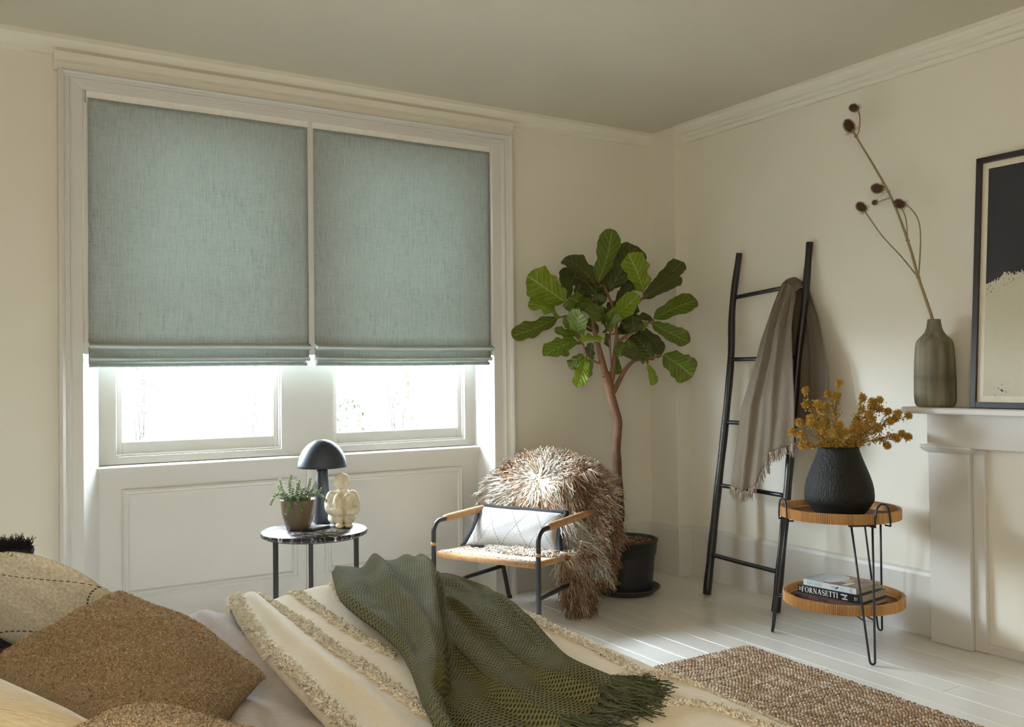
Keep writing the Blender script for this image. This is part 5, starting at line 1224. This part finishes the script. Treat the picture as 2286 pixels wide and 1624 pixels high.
Lp = [(.955, 2.66), (.955, 2.53), (.915, 2.40), (.845, 2.16), (.815, 1.88), (.782, 1.68), (.722, 1.49), (.68, 1.37), (.60, 1.12)]
Rp = [(1.275, 2.66), (1.28, 2.54), (1.285, 2.36), (1.27, 2.14), (1.215, 2.00), (1.12, 1.73), (1.05, 1.53), (1.035, 1.46), (1.055, 1.345)]
strips = [[(xleft(y)+.016, y) for y in (2.52, 2.40, 2.25, 2.0, 1.7, 1.45, 1.15)], [(.735, 2.52), (.735, 2.40), (.745, 2.2), (.735, 1.95), (.728, 1.70), (.722, 1.47), (.72, 1.15)],
          [(.80, 2.53), (.822, 2.44), (.815, 2.30), (.81, 2.05), (.812, 1.80), (.84, 1.6), (.85, 1.3)], [(.94, 2.55), (.945, 2.48), (.93, 2.40), (.90, 2.25), (.92, 1.9)],
          [(1.20, 1.98), (1.225, 1.90), (1.205, 1.80), (1.195, 1.65), (1.185, 1.50), (1.165, 1.40)], [(1.275, 1.95), (1.275, 1.70), (1.275, 1.45), (1.27, 1.2), (1.26, .9)],
          [(1.075, 1.385), (1.115, 1.405), (1.165, 1.405), (1.215, 1.375), (1.245, 1.28), (1.25, 1.15), (1.245, .9)], [(1.01, 1.23), (1.05, 1.255), (1.10, 1.255), (1.15, 1.215), (1.175, 1.12), (1.18, .95)]]
for k, st2 in enumerate(strips):
    c2 = smoothpath([(x, y, 0) for x, y in st2], 10); n = int(700*np.sum(np.linalg.norm(np.diff(c2, axis=0), axis=1))*(.55 if k == 5 else 1.0)*2.5)
    s = RNG.uniform(0, len(c2)-1.001, n); i = s.astype(int); f = (s-i)[:, None]; q = c2[i]*(1-f)+c2[i+1]*f; tg = c2[i+1]-c2[i]; tg = tg/np.linalg.norm(tg, axis=1)[:, None]; sd = np.stack([-tg[:, 1], tg[:, 0], 0*tg[:, 0]], 1)
    wdt = .0125 if k != 5 else .007; off = RNG.uniform(-1, 1, n)*wdt*(.75+.25*np.sin(s*2.3)); q2 = q+sd*off[:, None]
    
    inside = (q2[:, 0] > np.interp(-q2[:, 1], -np.array(Lp)[:, 1], np.array(Lp)[:, 0])+.012) & (q2[:, 0] < np.interp(-q2[:, 1], -np.array(Rp)[:, 1], np.array(Rp)[:, 0])-.012) & (q2[:, 1] > 1.12)
    ok = ~(inside & ((q2[:, 0] < .98) | (q2[:, 1] > 1.30))); q2 = q2[ok]; sd = sd[ok]; off = off[ok]; n = len(q2)
    root = spread_pt(q2[:, 0], q2[:, 1], .001); d = sd*(off/wdt)[:, None]*.5+np.array([0, 0, .75])+RNG.normal(0, .38, (n, 3))
    c0 = np.array((.95, .89, .75))[None]*RNG.uniform(.8, 1.08, (n, 1)); mbt = MB(); locks(mbt, root, d, RNG.uniform(.009, .017, n)*(1 if k != 5 else .7), RNG.uniform(.0026, .0042, n), .0030, -.45, c0, c0*1.05, 5, None, .7)
    part('tufted_fringe', mbt, TUFT, bs, stuff=True)
# green knitted throw
gm_ = Mat('green_honeycomb_knit', (.10, .12, .065), .95, spec=.04); x, y, _ = gm_.xyz('UV'); cw, chh = .0088, .0092
rowp = (y*(1/chh)); odd = ((rowp*.5).fract() > .5)*.5; da = (x*(1/cw)+odd).fract()-.5; db = rowp.fract()-.5; dd_ = (da*da*1.1+db*db*1.6).pow(.5); hh = ((dd_-.16)*3.4).max(0).min(1.0); nz = gm_.noise(35, 3); nf = gm_.noise(330, 2)
gm_.color(gm_.mix((hh*.9+nf*.24-.08).max(0).min(1.0), (.030, .036, .018), gm_.mix(nz, (.120, .118, .048), (.20, .185, .085)))); gm_.bump(hh+nf*.3, .0045, 1); GREEN = gm_.m
nt, ns = 240, 150; T_ = np.linspace(0, 1, nt); Lc = smoothpath([(a, c_, 0) for a, c_ in Lp], 20); Rc = smoothpath([(a, c_, 0) for a, c_ in Rp], 20)
rs_ = lambda Q: np.stack([np.interp(T_, np.linspace(0, 1, len(Q)), Q[:, i]) for i in range(2)], -1)
Lq, Rq = rs_(Lc), rs_(Rc); s_ = np.linspace(0, 1, ns)
XY = Lq[:, None]*(1-s_)[None, :, None]+Rq[:, None]*s_[None, :, None]; X2, Y2 = XY[..., 0], XY[..., 1]; Tm, Sm = np.meshgrid(T_, s_, indexing='ij')
# bottom hem dips toward the camera in the middle
Y2 = Y2-.03*np.sin(PI*Sm)*np.clip((Tm-.7)/.3, 0, 1)
X2 = X2+.016*np.sin(Tm*34)*(Sm**6)*np.clip((.55-Tm)*6, 0, 1)
sg = np.interp(Tm, [0, .12, .25, .42, .55, .70, .85, 1], [.88, .86, .78, .58, .40, .24, .12, .06])
step = .026*(1-sstep((Sm-sg)/.045+.5))
ridge = lambda c_, w_, h_: h_*np.exp(-((Sm-c_)/w_)**2)
f_ = step+ridge(sg-.06, .05, .012)-ridge(sg+.05, .045, .006)
f_ = f_+ridge(np.interp(Tm, [0, .3, .6, .8], [.36, .34, .20, .06]), .055, .026)*np.clip((.85-Tm)*5, 0, 1)-ridge(np.interp(Tm, [0, .3, .6], [.24, .22, .10]), .05, .010)
f_ = f_+ridge(np.interp(Tm, [0, .3, .6, .8], [.66, .60, .42, .2]), .06, .015)*np.clip((.7-Tm)*4, 0, 1)
rt_ = np.clip((Sm-sg)/.12, 0, 1); f_ = f_+rt_*(.011*np.sin(2*PI*(3.3*Sm-1.5*Tm+.10*np.sin(Tm*9)))+.006*np.sin(2*PI*(6.4*Sm-2.1*Tm+.2)))*np.clip((1.25-Sm)*4, .3, 1)
f_ = f_+fbm(X2, Y2, 33, 3, 2.6)*.004+.018*np.exp(-((Sm-1)/.05)**2)*np.clip((Tm-.45)*5, 0, 1)*np.clip((1.0-Tm)*6+.5, 0, 1)
edgeT = np.minimum(np.minimum(Sm/.03, (1-Sm)/.03), 1); f_ = f_*np.clip(edgeT, .35, 1)
P_ = spread_pt(X2, Y2, .016+np.maximum(f_, -.008)); P_[..., 0] += .012*rt_*np.cos(2*PI*(3.3*Sm-1.5*Tm))
P_[..., 2] += .014
dU = np.concatenate([np.zeros((nt, 1)), np.cumsum(np.linalg.norm(np.diff(P_, axis=1), axis=2), axis=1)], 1); dV = np.concatenate([np.zeros((1, ns)), np.cumsum(np.linalg.norm(np.diff(P_, axis=0), axis=2), axis=0)], 0)
uv = np.stack([Sm*.62+.0*dU, Tm*1.55], -1); uv = np.stack([Sm*np.mean(dU[:, -1])*1.05, Tm*np.mean(dV[-1])], -1)
gt = thing('throw_blanket', P_[nt//2, ns//2], 'moss-green honeycomb knit throw with tassels across the foot of the bed', 'blanket')
b = MB(); grid(b, P_, uv); o = part('knit_panel', b, GREEN, gt); m = o.modifiers.new('thick', 'SOLIDIFY'); m.thickness = .008; m.offset = -1
tsm = Mat('green_yarn', (.05, .06, .033), .95, spec=.05); tsm.color(tsm.attr()); b = MB()
hem = P_[-1]; 
for q in range(64):
    u = random.uniform(.05, 1.0) if q < 44 else random.uniform(.84, 1.02); p = hem[min(ns-1, int(u*(ns-1)))]
    dr = np.array([.55+.25*u, -.55+.45*max(0, u-.5), 0]); sp2 = random.uniform(-.35, .35)
    for k in range(9):
        a = sp2+random.uniform(-.3, .3); d = np.array([dr[0]*math.cos(a)-dr[1]*math.sin(a), dr[0]*math.sin(a)+dr[1]*math.cos(a), 0]); d = unit(d)*random.uniform(.06, .115)
        pts = []
        for t in np.linspace(0, 1, 6):
            xy = p+d*t+np.array([d[1], -d[0], 0])*.18*math.sin(t*5+k); g_ = spread_pt(xy[0], xy[1])[2]+.006
            pts.append((xy[0], xy[1], max(g_, p[2]*(1-t*1.6)+(g_+.010*math.sin(PI*t)*random.uniform(.3, 1.5))*t*1.6 if t < .62 else g_+.008*random.random())))
        tube(b, pts, np.linspace(.0019, .0010, 6), 4, col=np.array((.085, .098, .055))*random.uniform(.55, 1.25))
part('tassels', b, tsm.m, gt, stuff=True)
# ---------------------------------------------------------------- bed cushions
bm_ = Mat('brown_boucle', (.27, .175, .085), .95, spec=.08, sheen=.25); v1 = bm_.voronoi(290); v2 = bm_.noise(210, 4)
bm_.color(bm_.mix(((1-.0)*1.0 if False else v2), (.20, .125, .058), (.46, .325, .17))); bm_.bump(v1*-1.0+v2*.9, .005, 1); BOUCLE = bm_.m
tan_ = Mat('tan_boucle', (.48, .36, .22), .95, spec=.08, sheen=.2); v2 = tan_.noise(110, 4); tan_.color(tan_.mix(v2, (.30, .21, .12), (.58, .46, .31))); tan_.bump(tan_.voronoi(160)*-1.0+v2, .005)
crm = Mat('cream_linen_weave', (.70, .60, .42), .9, spec=.08); v2 = crm.noise(60, 4, stretch=(1, 3, 1)); crm.color(crm.mix(v2, (.58, .48, .31), (.76, .67, .50))); crm.bump(v2, .002)
dkm = plain('dark_brown_cotton', (.055, .032, .018), .9)
spk_ = speckle('cream_speckled_wool', (.78, .74, .62), (.50, .45, .34), 170, (.17, .24, .009, 17), .002)
def cush(name, A, B_, C_, D, T, mat, label, seed, pinch=.05, bulge=.42, n=60, lump=.007, up=(0, 0, 1), loops=None):
    G, G2, P, nr = cushion_grid(A, B_, C_, D, T, n, pinch, bulge, seed=seed, lump=lump)
    if nr@np.array(up) < 0: G, G2, P, nr = cushion_grid(D, C_, B_, A, T, n, pinch, bulge, seed=seed, lump=lump); A, B_, C_, D = D, C_, B_, A
    t = thing(name, (np.array(A)+B_+C_+D)/4-np.array([0, 0, T]), label, 'cushion'); part('cover', cushion_mesh(G, G2, np.array(A), np.array(B_), np.array(D)), mat, t)
    if loops:
        ncol, n_, L_ = loops; i = RNG.uniform(0, n-1.001, n_); j = RNG.uniform(0, n-1.001, n_); a, c = i.astype(int), j.astype(int); fi, fj = (i-a)[:, None], (j-c)[:, None]
        root = G[a, c]*(1-fi)*(1-fj)+G[a+1, c]*fi*(1-fj)+G[a, c+1]*(1-fi)*fj+G[a+1, c+1]*fi*fj; nn = np.cross(G[a+1, c]-G[a, c], G[a, c+1]-G[a, c]); nn /= np.linalg.norm(nn, axis=1)[:, None]+1e-9
        nn *= np.sign(nn@nr)[:, None]; c0 = np.array(ncol)[None]*RNG.uniform(.6, 1.35, (n_, 1)); b = MB(); locks(b, root-nn*.001, nn*.35+RNG.normal(0, .5, (n_, 3)), RNG.uniform(.5, 1, n_)*L_, .0016, .0024, 0, c0*.75, c0, 4, None, .7)
        lm_ = Mat('boucle_loop', ncol, .95, spec=.05); lm_.color(lm_.attr()); part('boucle_loops', b, lm_.m, t, stuff=True)
    return t, P, nr
BA, BB, BC, BD = (.060, 1.72, .735), (.338, 2.190, .728), (.540, 1.772, .618), (.275, 1.30, .63)
cush('cushion', BA, BB, BC, BD, .068, BOUCLE, 'large brown boucle cushion lying in front on the bed', 2, .035, .38, 80, .009, loops=((.50, .355, .20), 16000, .0046))
t, P, nr = cush('cushion', (.020, 2.40, .735), (.170, 2.15, .835), (.370, 2.16, .665), (.215, 2.20, .595), .105, spk_, 'cream speckled cushion with dashed diamonds and black fringe at the left edge of the bed', 5, -.16, .40, 60, .006, up=(.2, -.8, .5))
ringp = np.array([P(q, 0) for q in np.linspace(0, 1, 30)]+[P(1, q) for q in np.linspace(0, 1, 30)]+[P(1-q, 1) for q in np.linspace(0, 1, 30)]+[P(0, 1-q) for q in np.linspace(0, 1, 30)])
edges_ = [ringp[30*q:30*q+30] for q in range(4)]; cen = ringp.mean(0); od = lambda r: (lambda q: q/np.linalg.norm(q, axis=1)[:, None])(r-cen); b = MB()
selA = [P(0, 1-q) for q in np.linspace(0, 1, 30)]; 
corners = {'L': np.array((.020, 2.40, .735)), 'T': np.array((.170, 2.15, .835)), 'R': np.array((.370, 2.16, .665)), 'B': np.array((.215, 2.20, .595))}
for a_, c2_ in (('L', 'T'), ('L', 'B'), ('B', 'R')):
    mid_ = (corners[a_]+corners[c2_])/2; ln = min(edges_, key=lambda e: np.linalg.norm((e[0]+e[-1])/2-mid_)); ln = ln+od(ln)*.008+nr*.008
    tube(b, ln, .012, 8); fringe_strands(b, ln, lambda r: od(r)+nr*.25, 2400, .042, .0016, (.016, .015, .016), .35, .003, -.15)
part('fringe', b, fb, t, stuff=True)
cush('cushion', (.03, 1.60, .665), (.30, 2.10, .630), (.12, 2.33, .615), (-.25, 1.95, .615), .02, dkm, 'dark brown cushion underneath the speckled and brown cushions', 9, .03, .4, 30)
cush('pillow', (-.45, 1.55, .79), (-.06, 1.61, .785), (.192, 1.24, .745), (-.22, .98, .74), .098, crm.m, 'cream linen pillow in the near left corner of the bed', 12, .03, .36, 50, .006)
cush('cushion', (.03, 1.12, .785), (.20, 1.285, .757), (.45, 1.07, .712), (.20, .80, .71), .062, tan_.m, 'tan boucle cushion lying nearest at the bottom of the bed', 14, .03, .36, 50, .006, loops=((.52, .40, .26), 9000, .0046))
